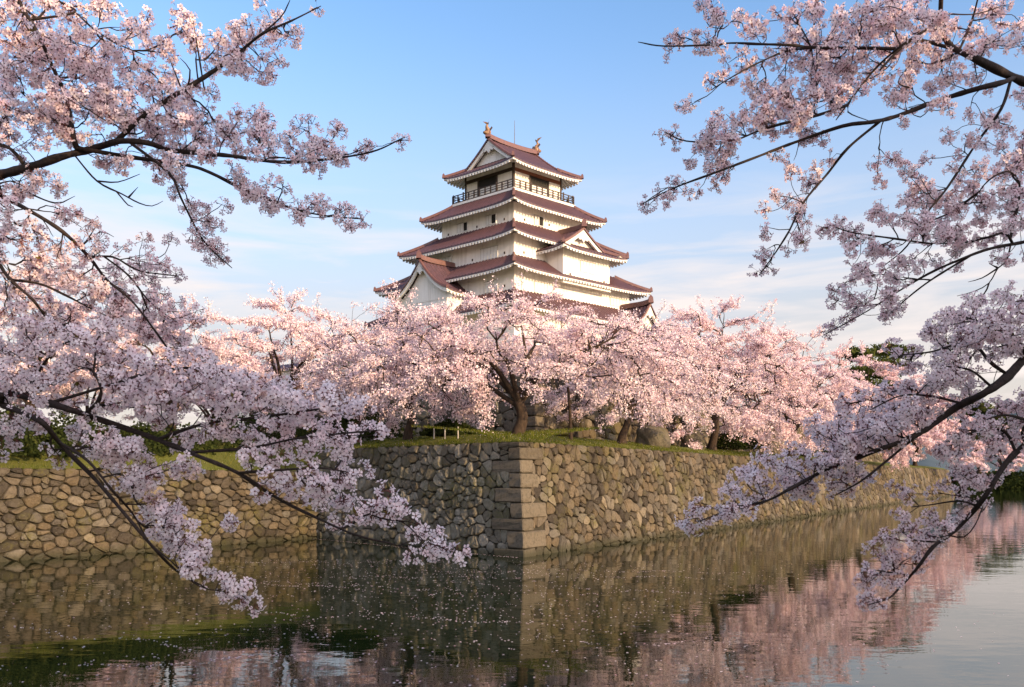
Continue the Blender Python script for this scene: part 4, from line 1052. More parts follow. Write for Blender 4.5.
spraysF = [(708, 8, 724, 20, 7), (720, 20, 735, 18, 7), (740, 22, 752, 24, 8), (668, 47, 680, 43, 7), (686, 43, 712, 43, 8), (716, 49, 718, 49, 6), (734, 50, 736, 50, 6), (743, 57, 745, 57, 5), (752, 37, 769, 33, 8), (764, 16, 766, 16, 6),
    (773, 12, 790, 12, 9), (794, 21, 797, 21, 6), (725, 66, 727, 66, 5), (732, 76, 750, 68, 6), (711, 88, 722, 83, 6), (765, 54, 795, 62, 9), (793, 42, 830, 42, 12), (800, 62, 830, 58, 12), (692, 105, 695, 105, 8), (731, 114, 733, 114, 6),
    (751, 88, 753, 88, 6), (760, 90, 773, 96, 11), (760, 110, 785, 102, 13), (793, 92, 830, 86, 17), (793, 114, 830, 110, 13), (744, 126, 773, 122, 10), (712, 132, 736, 132, 8), (675, 136, 678, 136, 6), (663, 132, 665, 132, 4),
    (810, 5, 830, 12, 13), (830, 10, 860, 15, 12), (860, 10, 930, 15, 18), (830, 45, 930, 30, 21), (830, 70, 900, 55, 17), (830, 95, 868, 86, 12), (900, 55, 945, 55, 9), (905, 85, 940, 80, 9), (895, 97, 915, 100, 8), (930, 105, 948, 105, 6),
    (899, 120, 902, 120, 5), (945, 75, 985, 65, 8), (980, 45, 1024, 30, 14), (985, 12, 1012, 14, 8), (950, 20, 970, 30, 8), (989, 90, 992, 90, 5), (1014, 100, 1018, 100, 8), (975, 116, 1000, 120, 7), (968, 135, 972, 135, 7),
    (1000, 126, 1010, 130, 7), (944, 137, 946, 137, 5), (637, 206, 658, 204, 5), (656, 190, 670, 197, 6), (674, 174, 684, 187, 7), (689, 164, 692, 164, 6), (697, 192, 699, 192, 5), (707, 171, 723, 178, 7), (688, 146, 707, 143, 8),
    (716, 134, 732, 134, 9), (714, 155, 742, 164, 9), (729, 171, 731, 171, 6), (756, 125, 779, 129, 9), (776, 155, 778, 155, 6), (790, 160, 793, 169, 7), (802, 139, 818, 136, 9), (815, 167, 817, 167, 6), (827, 157, 829, 157, 4),
    (776, 194, 778, 194, 6), (766, 211, 768, 211, 5), (766, 222, 768, 222, 5), (791, 204, 802, 206, 8), (809, 185, 816, 180, 7), (799, 220, 801, 220, 6), (784, 234, 800, 234, 7), (767, 248, 770, 257, 6), (785, 250, 787, 250, 6),
    (763, 269, 774, 267, 6), (943, 139, 945, 139, 5), (957, 151, 959, 151, 6), (946, 170, 948, 170, 6), (962, 182, 983, 170, 8), (903, 194, 934, 185, 9), (922, 154, 924, 154, 6), (885, 161, 916, 176, 8), (872, 180, 874, 180, 4)]
make_bough(RT_, rF, linesF, spraysF, dF, 111, baresF, -0.05, 0.05, 0.28, 1.3)
linesG = [
    ([(1050, 236), (1024, 242), (989, 249), (959, 260), (928, 274), (894, 294), (864, 313), (824, 335)], .012, .003),
    ([(1024, 238), (1005, 233), (989, 237), (959, 243), (910, 243)], .009, .003), ([(959, 260), (931, 280), (904, 301), (885, 320)], .007, .003),
    ([(1010, 236), (1020, 190), (1010, 172), (989, 180), (971, 203)], .008, .003), ([(935, 243), (890, 238), (850, 232), (828, 224)], .006, .003)]
baresG = [[(1017, 246), (1006, 262), (998, 268), (989, 283), (975, 291), (957, 296)], [(998, 268), (982, 278), (968, 282)], [(989, 283), (984, 294), (970, 298)], [(998, 268), (990, 264)]]
spraysG = [(989, 145, 1022, 148, 10), (995, 167, 1022, 164, 14), (962, 194, 1022, 191, 15), (910, 200, 958, 203, 9), (876, 216, 916, 219, 10), (830, 226, 867, 231, 6), (858, 246, 900, 243, 10), (922, 222, 1020, 216, 15), (931, 237, 1007, 231, 11),
    (863, 257, 866, 257, 6), (900, 258, 955, 255, 8), (855, 274, 916, 271, 9), (841, 280, 844, 280, 4), (838, 292, 841, 292, 5), (833, 300, 834, 300, 4), (851, 301, 894, 289, 8), (855, 314, 861, 320, 5), (827, 332, 845, 321, 5),
    (891, 304, 916, 295, 7), (885, 320, 897, 313, 6), (1000, 255, 1024, 255, 6), (925, 190, 950, 210, 8)]
make_bough(RT_, rG, linesG, spraysG, dG, 112, baresG, -0.05, 0.05, 0.28, 1.3)
linesH = [
    ([(1050, 335), (1024, 359), (1006, 378), (983, 394), (957, 407), (936, 422), (910, 438), (869, 453), (831, 467), (810, 478), (786, 491), (766, 501), (735, 508), (700, 521)], .024, .003),
    ([(916, 437), (878, 468), (858, 483), (832, 497)], .007, .003), ([(1006, 378), (990, 362), (975, 345), (955, 345), (930, 352), (900, 355)], .010, .003),
    ([(957, 407), (930, 396), (900, 396), (870, 410)], .008, .003), ([(983, 394), (970, 370), (940, 366)], .008, .003), ([(1024, 350), (1000, 330), (970, 318)], .009, .003)]
spraysH = [(937, 323, 952, 317, 8), (971, 310, 1024, 298, 10), (959, 326, 1024, 320, 16), (939, 330, 995, 330, 13), (954, 344, 1000, 342, 13), (893, 352, 913, 358, 8), (1000, 350, 1024, 338, 11), (916, 369, 957, 367, 13), (936, 384, 960, 381, 11),
    (890, 396, 930, 396, 12), (855, 416, 896, 416, 19), (849, 431, 893, 436, 15), (820, 460, 846, 454, 12), (951, 407, 965, 396, 7), (837, 483, 878, 468, 8), (982, 372, 985, 372, 6), (684, 524, 686, 524, 4), (692, 521, 702, 518, 6),
    (706, 508, 731, 511, 9), (737, 498, 761, 504, 11), (741, 478, 766, 486, 10), (770, 465, 806, 479, 13), (772, 482, 802, 484, 9), (794, 455, 827, 463, 8), (815, 428, 827, 435, 9), (843, 436, 880, 428, 15), (831, 457, 833, 457, 8),
    (847, 445, 870, 445, 8), (831, 483, 853, 477, 7), (830, 495, 833, 495, 5), (900, 425, 925, 412, 10)]
make_bough(RT_, rH, linesH, spraysH, dH, 113, (), 0.14, 0.06, 0.22, 1.4)
linesI = [
    ([(1050, 415), (1024, 445), (1006, 463), (986, 495), (970, 515), (955, 531), (933, 547), (918, 567), (900, 587), (889, 598), (868, 605)], .017, .003),
    ([(955, 532), (964, 537), (975, 525), (983, 506)], .005, .003), ([(984, 497), (959, 501), (929, 505), (911, 507)], .006, .003), ([(1024, 440), (1005, 432), (980, 430), (955, 440)], .010, .003),
    ([(1030, 420), (1005, 415), (985, 420)], .009, .003), ([(933, 547), (915, 540), (900, 530)], .005, .002), ([(905, 580), (888, 572), (875, 570)], .005, .002)]
spraysI = [(948, 446, 983, 436, 11), (983, 420, 1024, 419, 13), (995, 445, 1024, 445, 11), (960, 428, 983, 428, 10), (1006, 407, 1024, 404, 8), (960, 468, 963, 468, 6), (977, 474, 989, 483, 7), (1008, 468, 1011, 468, 6), (955, 470, 957, 470, 5),
    (972, 480, 986, 480, 7), (900, 493, 914, 495, 6), (933, 495, 955, 491, 7), (957, 486, 958, 486, 4), (967, 499, 969, 499, 6), (988, 500, 989, 500, 4), (907, 512, 914, 515, 5), (926, 518, 929, 518, 5), (902, 524, 905, 524, 6), (913, 527, 914, 527, 4),
    (883, 530, 898, 536, 5), (938, 521, 946, 528, 7), (956, 515, 958, 515, 5), (958, 523, 960, 523, 5), (922, 534, 940, 532, 6), (913, 543, 915, 543, 5), (879, 554, 892, 556, 8), (872, 571, 890, 567, 7), (907, 558, 918, 558, 8),
    (892, 584, 900, 589, 5), (861, 584, 863, 584, 5), (861, 600, 868, 600, 5), (882, 599, 884, 599, 5)]
make_bough(RT_, rI, linesI, spraysI, dH, 114, (), 0.05, 0.06, 0.20, 1.4)

# ------------------------------------------------------------------ cherry trees on the terrace
BT = [(-0.5, -0.42, 0.06), (0.5, -0.42, 0.06), (0.62, 0.30, -0.05), (0.0, 0.58, 0.07), (-0.62, 0.30, -0.05)]
def crown_tree(label, base, Rx, Ry, top, skirt, fork, seed, plates=70, per=17, nb=30, bsize=0.075, lean=(0, 0), trunk_r=0.26, group=None, spires=6, tint=0.0, hang=(), droop=0.0, pcl=0.30):
    """Cherry tree: trunk, spreading limbs, layered plates of twigs, blossom along the twigs."""
    rg = np.random.default_rng(seed); base = np.array(base, float)
    root = empty('cherry_tree', tuple(base), label, 'cherry tree', group)
    fk = base + np.array([lean[0] * .35, lean[1] * .35, fork]); H = top
    sk = Skeleton(30000)
    tr = np.array([base + (0, 0, -0.35), base + (0, 0, 0.1), base * .5 + fk * .5 + np.array([rg.normal() * .12, rg.normal() * .12, 0]), fk])
    t_ids = sk.limb(tr, np.array([trunk_r * 1.7, trunk_r * 1.25, trunk_r, trunk_r * 1.05]), -1, 0.2)
    nl = rg.integers(6, 9); a0 = rg.uniform(0, 2 * PI)
    ztop = lambda r: skirt + (H - skirt) * math.sqrt(max(0.0, 1 - r ** 2.2))
    for k in range(nl):
        a = a0 + 2 * PI * k / nl + rg.normal() * .25; rr = rg.uniform(0.55, 0.9); zt = ztop(rr) * rg.uniform(0.72, 0.95)
        e = base + np.array([math.cos(a) * Rx * rr + lean[0], math.sin(a) * Ry * rr + lean[1], max(zt, fork * 1.15)])
        mid1 = fk + (e - fk) * 0.33 + np.array([0, 0, (e[2] - fk[2]) * 0.25 + rg.uniform(-.1, .25)]) + rg.normal(size=3) * 0.16
        mid2 = fk + (e - fk) * 0.68 + np.array([0, 0, (e[2] - fk[2]) * 0.16]) + rg.normal(size=3) * 0.22
        start = t_ids[-1 - int(rg.integers(0, 3))]; r0 = trunk_r * rg.uniform(0.42, 0.62)
        sk.limb(np.array([sk.P[start], mid1, mid2, e]), np.array([r0, r0 * .72, r0 * .42, 0.022]), start, 0.22)
    if rg.random() < 0.8:      # a leader towards the top
        e = base + np.array([lean[0] + rg.normal() * .5, lean[1] + rg.normal() * .5, H * 0.93])
        sk.limb(np.array([fk, fk * .6 + e * .4 + rg.normal(size=3) * .25, e]), np.array([trunk_r * .6, trunk_r * .35, .02]), t_ids[-1], 0.22)
    T = []; pl = []
    for k in range(plates):
        rr = rg.uniform(0.01, 1.0) ** 0.42; a = rg.uniform(0, 2 * PI); lo = skirt * (0.85 + 0.5 * (1 - rr)); hi = ztop(rr)
        z = lo + (hi - lo) * rg.uniform(0.05, 1.0) ** 0.65
        if rr > 0.75: z -= droop * (rr - 0.75) * 4 * rg.random()
        pl.append((math.cos(a) * Rx * rr, math.sin(a) * Ry * rr, z, rr, a))
    for (x, y, z, rr, a) in pl:
        pr = rg.uniform(0.55, 1.05); n = int(per * rg.uniform(0.6, 1.3))
        g_ = rg.normal(size=(n, 3)); ra, ta = g_[:, 0] * pr * .82, g_[:, 1] * pr * .42
        q = np.column_stack([ra * math.cos(a) - ta * math.sin(a), ra * math.sin(a) + ta * math.cos(a), g_[:, 2] * .12])
        q[:, 2] += 0.10 * pr - 0.14 * np.abs(ra) + ra * (0.22 - 0.62 * rr)
        T.append(q + base + np.array([x + lean[0], y + lean[1], z]))
    for k in range(spires):    # bare-ish shoots rising above the crown
        rr = rg.uniform(0.05, 0.75); a = rg.uniform(0, 2 * PI); z = ztop(rr)
        s0 = base + np.array([math.cos(a) * Rx * rr + lean[0], math.sin(a) * Ry * rr + lean[1], z]); up = np.array([math.cos(a) * .5, math.sin(a) * .5, 1.0]) * rg.uniform(.5, 1.1)
        T.append(np.array([s0 + up * t for t in (0.0, 0.35, 0.7, 1.0)]) + rg.normal(size=(4, 3)) * .05)
    for (x, y, z, L, n) in hang:    # pendulous sprays
        k = np.linspace(0, 1, n)[:, None]
        T.append(base + np.array([x, y, z]) + np.hstack([rg.normal(size=(n, 1)) * .15 + k * .25, rg.normal(size=(n, 1)) * .15 - k * .25, -k * L]))
    T = np.concatenate(T)
    ends = sk.grow(T, rg, 0.22, 0.03, 0.13, 0.55)
    r = sk.radii(0.0085, 0.40, 0.09)
    tubes_obj('trunk', sk.tubes(r), 6, M_bark, root)
    ends = np.array(ends); sp = sk.P[ends]; back = sk.P[np.maximum(sk.par[ends], 0)]; L = unit_rows(sp - back)
    c = rg.integers(int(nb * .45), int(nb * 1.15), len(sp)); idx = np.repeat(np.arange(len(sp)), c); n = len(idx)
    along = rg.uniform(-1.6, 0.35, n)[:, None] * 0.24
    pos = sp[idx] + L[idx] * along + rg.normal(size=(n, 3)) * np.array([pcl * .55, pcl * .55, pcl * .34]) * rg.uniform(0.35, 1.0, (n, 1))
    V, Fq = scatter(BT, [(0, 1, 2, 3, 4)], pos, unit_rows(rg.normal(size=(n, 3)) + np.array([0, 0, .35])), rg.uniform(.6, 1.25, n) * bsize, rg)
    cl = np.clip(np.repeat(rg.normal(0.56 + tint + ((seed * 37) % 11 - 5) * .018, .15, len(sp)), c) + rg.normal(0, .20, n), 0, 1)
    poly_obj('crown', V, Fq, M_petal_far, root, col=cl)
    return root

G_T = 'cherry trees in full bloom on the moat terrace'
def fringe(t0, t1, out, z, L, n, seed):
    rs = random.Random(seed); r_ = []
    for i in range(n):
        q = DR * rs.uniform(t0, t1) + NR * (out + rs.uniform(-.8, .6)); r_.append((q[0], q[1], z + rs.uniform(-.3, .4), L * rs.uniform(.5, 1.2), 14))
    return tuple(r_)
def at(x, Y, z): return ((x - 512) / F * Y, Y, z)
crown_tree('widest cherry tree in bloom, its dark forked trunk standing above the moat wall corner', at(518, 39.2, 5.30), 8.3, 4.6, 6.6, 2.1, 1.8, 201, 165, 20, 34, .060, (-0.1, 0.1), .27, G_T, 6, 0.06,
           ((-1.75, -2.9, 2.5, 2.4, 20), (-1.45, -2.9, 2.3, 2.0, 14), (-1.9, -2.8, 2.5, 1.6, 12), (3.6, -1.6, 2.5, 1.1, 8), (-4.6, -1.5, 2.6, 1.0, 8), (1.1, -1.8, 2.9, 1.1, 7), (5.6, -2.2, 2.3, 1.5, 12), (6.6, -1.4, 2.1, 1.3, 10), (-6.2, -1.8, 2.2, 1.3, 10), (-5.2, -2.4, 2.4, 1.9, 14), (-4.0, -2.6, 2.4, 1.2, 10), (4.6, -2.5, 2.4, 1.7, 14), (5.2, -2.7, 2.4, 2.1, 14), (2.6, -2.4, 2.6, 1.0, 8)), 1.2)
crown_tree('cherry tree with bent dark limbs left of the wide corner tree below the gabled wing', at(408, 44.5, 5.6), 5.4, 4.0, 7.3, 1.5, 1.7, 202, 95, 18, 34, .066, (-0.3, 0), .21, G_T, 8, 0.0, ((1.5, -2.6, 2.0, 1.4, 12), (-2.5, -2.4, 1.9, 1.3, 11), (0.4, -2.9, 2.0, 1.3, 10), (2.8, -2.4, 2.0, 1.5, 12)), 1.2)
crown_tree('upright sunlit cherry tree with a thin pointed top, standing left of the white coping wall', at(286, 55, 5.7), 5.6, 4.6, 9.6, 2.8, 2.3, 203, 80, 18, 36, .078, (0, 0), .27, G_T, 9, 0.0)
crown_tree('broad cherry tree behind the low left wall, half hidden by the near boughs', at(170, 50, 5.7), 6.0, 4.6, 8.2, 2.4, 2.0, 204, 90, 18, 36, .074, (0, 0), .28, G_T, 7, 0.0)
crown_tree('cherry tree at the far left edge behind the mossy bank', at(30, 47, 5.7), 6.2, 4.4, 8.8, 2.3, 2.0, 205, 90, 18, 36, .072, (0, 0), .28, G_T, 7, 0.0)
crown_tree('leaning cherry tree with a long slanting limb just right of the wide corner tree', at(622, 47.6, 5.55), 5.2, 4.0, 7.0, 1.3, 1.7, 206, 100, 18, 34, .068, (1.2, 0), .20, G_T, 5, 0.03, ((2.0, -1.8, 2.0, 1.2, 9), (-.6, -1.9, 2.2, 1.3, 10), (0.8, -2.4, 2.0, 1.4, 12), (3.2, -2.2, 1.9, 1.4, 12)), 1.2)
crown_tree('tall spreading cherry tree over the middle of the right wall, bare shoots on top', at(712, 60.0, 5.55), 7.6, 5.4, 10.3, 1.2, 2.2, 207, 160, 19, 32, .080, (0.6, -0.4), .26, G_T, 12, 0.02, fringe(-5, 7, 3.4, 1.9, 2.3, 14, 1), 2.2)
crown_tree('dense pink cherry tree leaning out over the right wall, beside the bare-topped one', at(790, 76, 5.55), 7.4, 5.6, 10.9, 1.5, 2.2, 208, 130, 19, 34, .095, (0.6, -1.0), .30, G_T, 7, -0.04, fringe(-6, 8, 3.6, 1.8, 2.5, 14, 2), 2.0)
crown_tree('salmon cherry tree in front of the pines near the end of the right wall', at(858, 100, 5.55), 9.2, 6.2, 13.2, 1.4, 2.4, 209, 155, 19, 32, .125, (0.3, -1.2), .30, G_T, 4, -0.04, fringe(-7, 9, 4.0, 1.8, 2.6, 14, 3), 2.0, .34)
crown_tree('small distant cherry tree hanging low over the end of the right wall', at(915, 138, 5.5), 9.6, 6.6, 13.2, 0.8, 2.4, 210, 130, 18, 30, .17, (0, -1.4), .30, G_T, 2, -0.06, (), 2.2, .40)
crown_tree('far cherry tree on the distant bank beyond the end of the moat wall', at(1003, 268, 2.7), 15, 10, 17, 3.2, 4.0, 211, 110, 18, 26, .30, (0, 0), .5, G_T, 2, -0.10, (), 2.0, .75)
crown_tree('pale cherry tree deep behind the slanting-limb tree, by the retaining wall', at(665, 60, 9.9), 5.0, 4.0, 4.4, 1.2, 1.2, 212, 70, 18, 34, .08, (0, 0), .22, G_T, 4, -0.02)
crown_tree('low cherry tree behind the bent-limbed one, in front of the keep wing', at(440, 58, 9.9), 5.0, 4.2, 3.4, 1.0, 1.2, 213, 70, 18, 34, .08, (0, 0), .22, G_T, 4, -0.04)
crown_tree('cherry tree on the upper terrace between the wide corner tree and the keep', at(545, 58, 9.9), 5.6, 4.2, 3.9, 1.0, 1.2, 214, 76, 18, 34, .08, (0, 0), .22, G_T, 4, 0.0)

for a in (('cherry tree low behind the bank at the far left, between two nearer ones', at(88, 63, 5.6), 6.0, 4.0, 7.6, 3.0, 2.2, 221, 100, 18, 32, .09, 0.0), ('cherry tree behind the leftmost one, cut by the picture edge', at(-25, 60, 5.6), 6.0, 4.0, 8.0, 3.0, 2.2, 222, 100, 18, 32, .09, -.02),
          ('low cherry tree in the back row behind the broad left one', at(215, 68, 5.6), 6.0, 4.0, 7.8, 3.0, 2.2, 223, 100, 18, 32, .095, 0.0), ('small cherry tree in front of the white coping wall', at(335, 66, 5.6), 5.5, 4.5, 6.6, .8, 1.4, 224, 80, 18, 32, .09, 0.0),
          ('back row cherry tree behind the bare-topped one', at(748, 82, 9.8), 6.5, 4.5, 7.2, .8, 1.6, 225, 100, 18, 30, .10, -.04), ('back row cherry tree behind the dense leaning one', at(822, 108, 9.8), 7.5, 4.5, 8.2, .6, 1.6, 226, 110, 18, 30, .12, -.06),
          ('last cherry tree of the back row before the wall end', at(885, 150, 9.8), 9.0, 5, 8.5, .6, 1.6, 227, 110, 18, 28, .15, -.08)):
    crown_tree(a[0], a[1], *a[2:12], (0, 0), .27, G_T, 3, a[12])

# two unseen cherry trees added behind the viewpoint, sunward, to shade the near boughs
crown_tree('unseen bank cherry tree added behind the viewpoint for shade, nearer the water', (10.4, -2.2, 1.7), 5.2, 4.6, 7.4, 2.0, 1.9, 215, 120, 18, 24, .12, (0, 0), .30, None, 4)
crown_tree('unseen bank cherry tree added behind the viewpoint for shade, farther from the water', (7.4, -6.2, 1.7), 5.4, 4.6, 9.0, 2.2, 2.0, 216, 130, 18, 24, .12, (0, 0), .30, None, 4)

# ------------------------------------------------------------------ pines and shrubs
NT = [(-0.10, -0.5, 0), (0.10, -0.5, 0), (0.16, 0.1, 0.03), (0.0, 0.6, 0.0), (-0.16, 0.1, 0.03)]
def pine(label, base, Rx, H, seed, bsize, plates=20):
    rg = np.random.default_rng(seed); base = np.array(base, float)
    root = empty('pine_tree', tuple(base), label, 'pine tree', 'pines behind the cherry trees'); sk = Skeleton(8000)
    tr = [base + np.array([math.sin(k * 1.3 + seed) * .03 * H * (k > 0), math.cos(k * 1.1 + seed) * .02 * H * (k > 0), H * .9 * k / 5]) for k in range(6)]
    ids = sk.limb(np.array(tr), np.linspace(.035 * H, .008 * H, 6), -1, .4); T = []; P = []
    for k in range(plates):
        h = rg.uniform(.42, 1.0); a = rg.uniform(0, 2 * PI); rr = Rx * math.sqrt(rg.random()) * (1.25 - h) * 1.5
        c = base + np.array([math.cos(a) * rr, math.sin(a) * rr, h * H]); T.append(c)
        n = 260; q = rg.normal(size=(n, 3)) * np.array([.085, .085, .020]) * H * rg.uniform(.6, 1.15); q[:, 2] = np.abs(q[:, 2])
        P.append(c + q)
    sk.grow(np.array(T), rg, .4, .05, .1, .3); r = sk.radii(.02, .4, .012 * H)
    tubes_obj('trunk', sk.tubes(r), 6, M_bark, root); P = np.concatenate(P); n = len(P)
    V, Fq = scatter(NT, [(0, 1, 2, 3, 4)], P, unit_rows(rg.normal(size=(n, 3))), rg.uniform(.7, 1.3, n) * bsize, rg)
    poly_obj('crown', V, Fq, M_needle, root, col=np.clip(rg.normal(.5, .25, n), 0, 1))
pine('dark green pine rising behind the salmon cherry tree, left of the taller pine', at(864, 128, 9.8), 5.0, 13.6, 301, .62)
pine('taller dark pine behind the salmon cherry tree, right of its neighbour', at(894, 138, 9.8), 5.2, 15.6, 302, .66)
pine('bright green round pine far off between the lavender boughs at the right', at(978, 292, 2.8), 12.0, 29, 303, 1.5, 34)

def shrub(label, base, rx, ry, h, seed, n=2600, s=.10):
    rg = np.random.default_rng(seed); base = np.array(base, float); root = empty('shrub', tuple(base), label, 'shrub', 'clipped evergreen shrubs under the trees')
    d = unit_rows(rg.normal(size=(n, 3))); d[:, 2] = np.abs(d[:, 2]); rad = rg.uniform(.55, 1.0, n) ** .5
    lump = 1 + .16 * np.sin(d[:, 0] * 5 + seed) + .12 * np.sin(d[:, 1] * 7 + seed * 2) + .08 * np.sin(d[:, 2] * 9)
    P = base + d * (rad * lump)[:, None] * np.array([rx, ry, h]) + np.array([0, 0, -.05])
    V, Fq = scatter(BT, [(0, 1, 2, 3, 4)], P, unit_rows(d + rg.normal(size=(n, 3)) * .8), rg.uniform(.7, 1.3, n) * s, rg)
    poly_obj('crown', V, Fq, M_leaf, root, col=np.clip(rg.normal(.18 if ry >= 3 else .40, .22, n), 0, 1))  # far thickets: the bank's shade is put into a darker leaf tone
    sk = Skeleton(300); 
    for k in range(5):
        a = 2 * PI * k / 5; sk.limb(np.array([base + (0, 0, -.1), base + np.array([math.cos(a) * rx * .5, math.sin(a) * ry * .5, h * .6])]), np.array([.035, .012]), -1, .2)
    tubes_obj('stem', sk.tubes(sk.radii(.01, .4)), 5, M_bark, root)
for i, (x, Y, z, rx, ry, h, lb) in enumerate((
    (-30, 33.7, 4.25, 2.6, 1.2, 1.7, 'dark shrub half cut by the left picture edge'), (128, 40.3, 4.4, 2.4, 1.2, 1.5, 'shrub between the hanging spray and the middle of the left bank'), (205, 44.6, 4.5, 2.6, 1.2, 1.5, 'long low shrub on the bank left of the inner wall corner'),
    (60, 36.8, 4.35, 2.6, 1.2, 1.6, 'dark olive shrub on the bank, second from the left edge'), (14, 35.0, 4.3, 2.6, 1.2, 1.8, 'dark rounded shrub on the bank at the left edge, above the low sunlit wall'), (95, 38.7, 4.4, 2.2, 1.2, 1.5, 'dark shrub on the bank behind the hanging blossom spray at the left'),
    (165, 42.4, 4.5, 2.2, 1.2, 1.6, 'shrub half way along the bank behind the low sunlit wall'), (255, 50, 5.7, 2.8, 1.4, 1.5, 'shrub in the corner where the two moat walls meet'), (345, 47, 5.7, 2.2, 1.2, 1.2, 'olive shrub under the bent-limbed cherry tree'),
    (375, 52, 5.7, 2.6, 1.4, 2.0, 'taller dark bush behind the bent-limbed cherry tree'), (452, 43.6, 5.6, 1.6, .8, .65, 'low clipped hedge shrub behind the little fence posts'), (735, 64.5, 5.6, 2.4, 1.2, 1.3, 'dark shrub under the bare-topped cherry tree'),
    (822, 92, 5.6, 3.6, 1.5, 1.6, 'dark shrub between the trunks over the right wall'), (938, 247.5, -.2, 13, 3.0, 5.5, 'thicket coloured dark for shade on the far bank just past the moat wall end'), (985, 246.5, -.2, 13, 3.0, 5.0, 'thicket coloured dark for shade on the far bank under the distant cherry tree'),
    (1042, 245.5, -.2, 15, 3.0, 6.0, 'thicket coloured dark for shade on the far bank at the right edge'))):
    far = Y > 200
    shrub(lb, at(x, Y, z), rx, ry, h, 400 + i, 5200 if far else 3400, .55 if far else .095)

# ------------------------------------------------------------------ small things on the terrace
for x, Y in ((434, 41.6), (445, 41.0), (458, 40.4)):
    b = at(x, Y, 5.42); root = empty('fence_post', b, 'thin pale fence post standing in the grass left of the corner tree trunk', 'post', 'low fence posts left of the corner tree')
    tubes_obj('post', [([(b[0], b[1], b[2] - .2), (b[0], b[1], b[2] + .36)], [.04, .035])], 8, M_post, root)
    tubes_obj('cap', [([(b[0], b[1], b[2] + .36), (b[0], b[1], b[2] + .385)], [.05, .03])], 8, M_post, root)
b = at(571, 42.3, 5.40)
o = tubes_obj('support_pole', [(np.array([(b[0], b[1], b[2] - .2), (b[0] - .05, b[1], b[2] + 1.2), (b[0] - .15, b[1] + .1, b[2] + 2.6)]), [.10, .085, .07])], 9, M_bark, None)
tag(o, 'upright timber pole propping the right limb of the wide corner tree', 'pole')
for x, Y, s, lb in ((652, 51.6, 0.85, 'large rounded boulder in the grass right of the slanting tree'), (692, 57.0, 0.8, 'second rounded boulder, at the foot of the bare-topped tree')):
    rg = np.random.default_rng(int(x)); me = bpy.data.meshes.new('boulder'); b = at(x, Y, 5.6)
    import bmesh
    bm = bmesh.new(); bmesh.ops.create_icosphere(bm, subdivisions=4, radius=1.0)
    for v in bm.verts:
        p_ = v.co; k = 1 + .13 * math.sin(p_.x * 3.1 + x) * math.cos(p_.y * 2.7) + .09 * math.sin(p_.z * 4.3 + p_.x * 2) + .03 * math.sin(p_.x * 11 + p_.z * 9)
        v.co = Vector((p_.x * k * s * 1.15, p_.y * k * s, max(p_.z * k * s * 1.35, -.5)))
    for f_ in bm.faces: f_.smooth = True
    bm.to_mesh(me); bm.free(); me.materials.append(M_stone_g)
    a = me.attributes.new('vary', 'FLOAT', 'FACE'); a.data.foreach_set('value', np.full(len(me.polygons), .2, dtype=np.float32))
    o = bpy.data.objects.new('boulder', me); COL.objects.link(o); o.location = b; tag(o, lb, 'boulder')

# grass along the wall tops
rg = np.random.default_rng(77); P = []
for (pa, pb, n1, n2, H, n, hi) in ((INNER, A0, NL, NL, 4.9, 9000, 1), (A0, A0 + DR * 40, NR, NR, 4.9, 15000, 1), (WEND, INNER, NW, NW, 3.7, 13000, 0)):
    s_ = rg.random(n); d = rg.random(n) ** 1.4 * 5.2; q = pa[None] + (pb - pa)[None] * s_[:, None] - n1[None] * (BAT * H - 0.02 + d)[:, None]
    zz = np.interp(d, [r_[0] for r_ in rings], [(r_[1] if hi else r_[2]) for r_ in rings]) + H - .03
    P.append(np.column_stack([q, zz]))
P = np.concatenate(P); n = len(P)
GT = [(-.09, 0, 0), (.09, 0, 0), (.06, .05, .55), (0.02, .16, 1.0), (-.05, .05, .55)]
nr = rg.normal(size=(n, 3)) * .22 + np.array([0, 0, 1]); V, Fq = scatter(GT, [(0, 1, 2, 3, 4)], P, unit_rows(nr), rg.uniform(.06, .17, n), rg)
tag(poly_obj('grass', V, Fq, M_blade, col=rg.random(n)), kind='stuff')

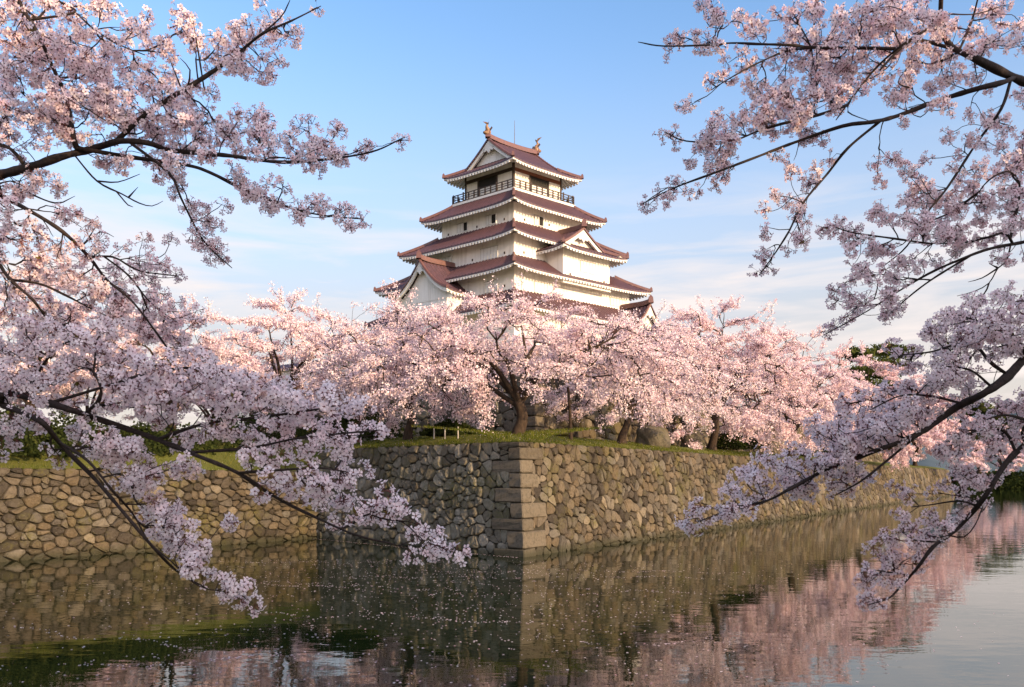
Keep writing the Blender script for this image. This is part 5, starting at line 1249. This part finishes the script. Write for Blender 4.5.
rg = np.random.default_rng(79); k = rg.permutation(len(P))[:5200]; Pg = P[k] + np.array([0, 0, .05]) + rg.normal(size=(len(k), 3)) * np.array([.3, .3, .01]); n = len(k)
V, Fq = scatter([(-.5, -.3, 0), (.5, -.3, 0), (.6, .3, 0.02), (0, .55, .04), (-.6, .3, .02)], [(0, 1, 2, 3, 4)], Pg, unit_rows(rg.normal(size=(n, 3)) * .3 + np.array([0, 0, 1])), rg.uniform(.015, .032, n), rg)
tag(poly_obj('petal_litter', V, Fq, M_petal, col=rg.random(n)), kind='stuff')

# fallen petals drifting on the water
rg = np.random.default_rng(88); n = 3800
dr_c = rg.random((60, 2)); xs_, ys_ = [], []
Yp = 11 + 22 * rg.random(n) ** .8; xp = rg.normal(size=n) * 3.4 - 1.2 - .12 * (Yp - 11) + 1.4 * np.sin(Yp * .7)
k = rg.random(n) < .35; xp[k] = rg.uniform(-14, 12, k.sum())
dk = rg.random(n) < .30; nl_ = 14; li_ = rg.integers(0, nl_, n); lx, ly, la_ = rg.uniform(-9, 6, nl_), rg.uniform(13, 32, nl_), rg.uniform(-.5, .3, nl_); tt_ = rg.normal(size=n) * 2.2
xp = np.where(dk, lx[li_] + tt_ * np.cos(la_[li_]), xp); Yp = np.where(dk, ly[li_] + tt_ * np.sin(la_[li_]) + .25 * np.sin(tt_ * 2) + rg.normal(size=n) * .07, Yp)
wk = rg.random(n) < .12; wt = rg.random(n); wp = A0[None] + (INNER - A0)[None] * wt[:, None] + NL[None] * (.33 + np.abs(rg.normal(size=n)) * .12)[:, None]; xp = np.where(wk, wp[:, 0], xp); Yp = np.where(wk, wp[:, 1], Yp)
P = np.column_stack([xp, Yp, np.full(n, .006)])
okp = ((P[:, 0] - A0[0]) * NR[0] + (P[:, 1] - A0[1]) * NR[1] > .3) | ((P[:, 0] - A0[0]) * NL[0] + (P[:, 1] - A0[1]) * NL[1] > .3); okp &= (P[:, 0] - INNER[0]) * NW[0] + (P[:, 1] - INNER[1]) * NW[1] > .4
P = P[okp]; n = len(P)
V, Fq = scatter([(-.5, -.3, 0), (.5, -.3, 0), (.6, .3, 0.02), (0, .55, .04), (-.6, .3, .02)], [(0, 1, 2, 3, 4)], P, np.tile([0., 0, 1], (n, 1)), rg.uniform(.018, .046, n), rg)
tag(poly_obj('fallen_petals', V, Fq, M_petal, col=rg.random(n)), kind='stuff')
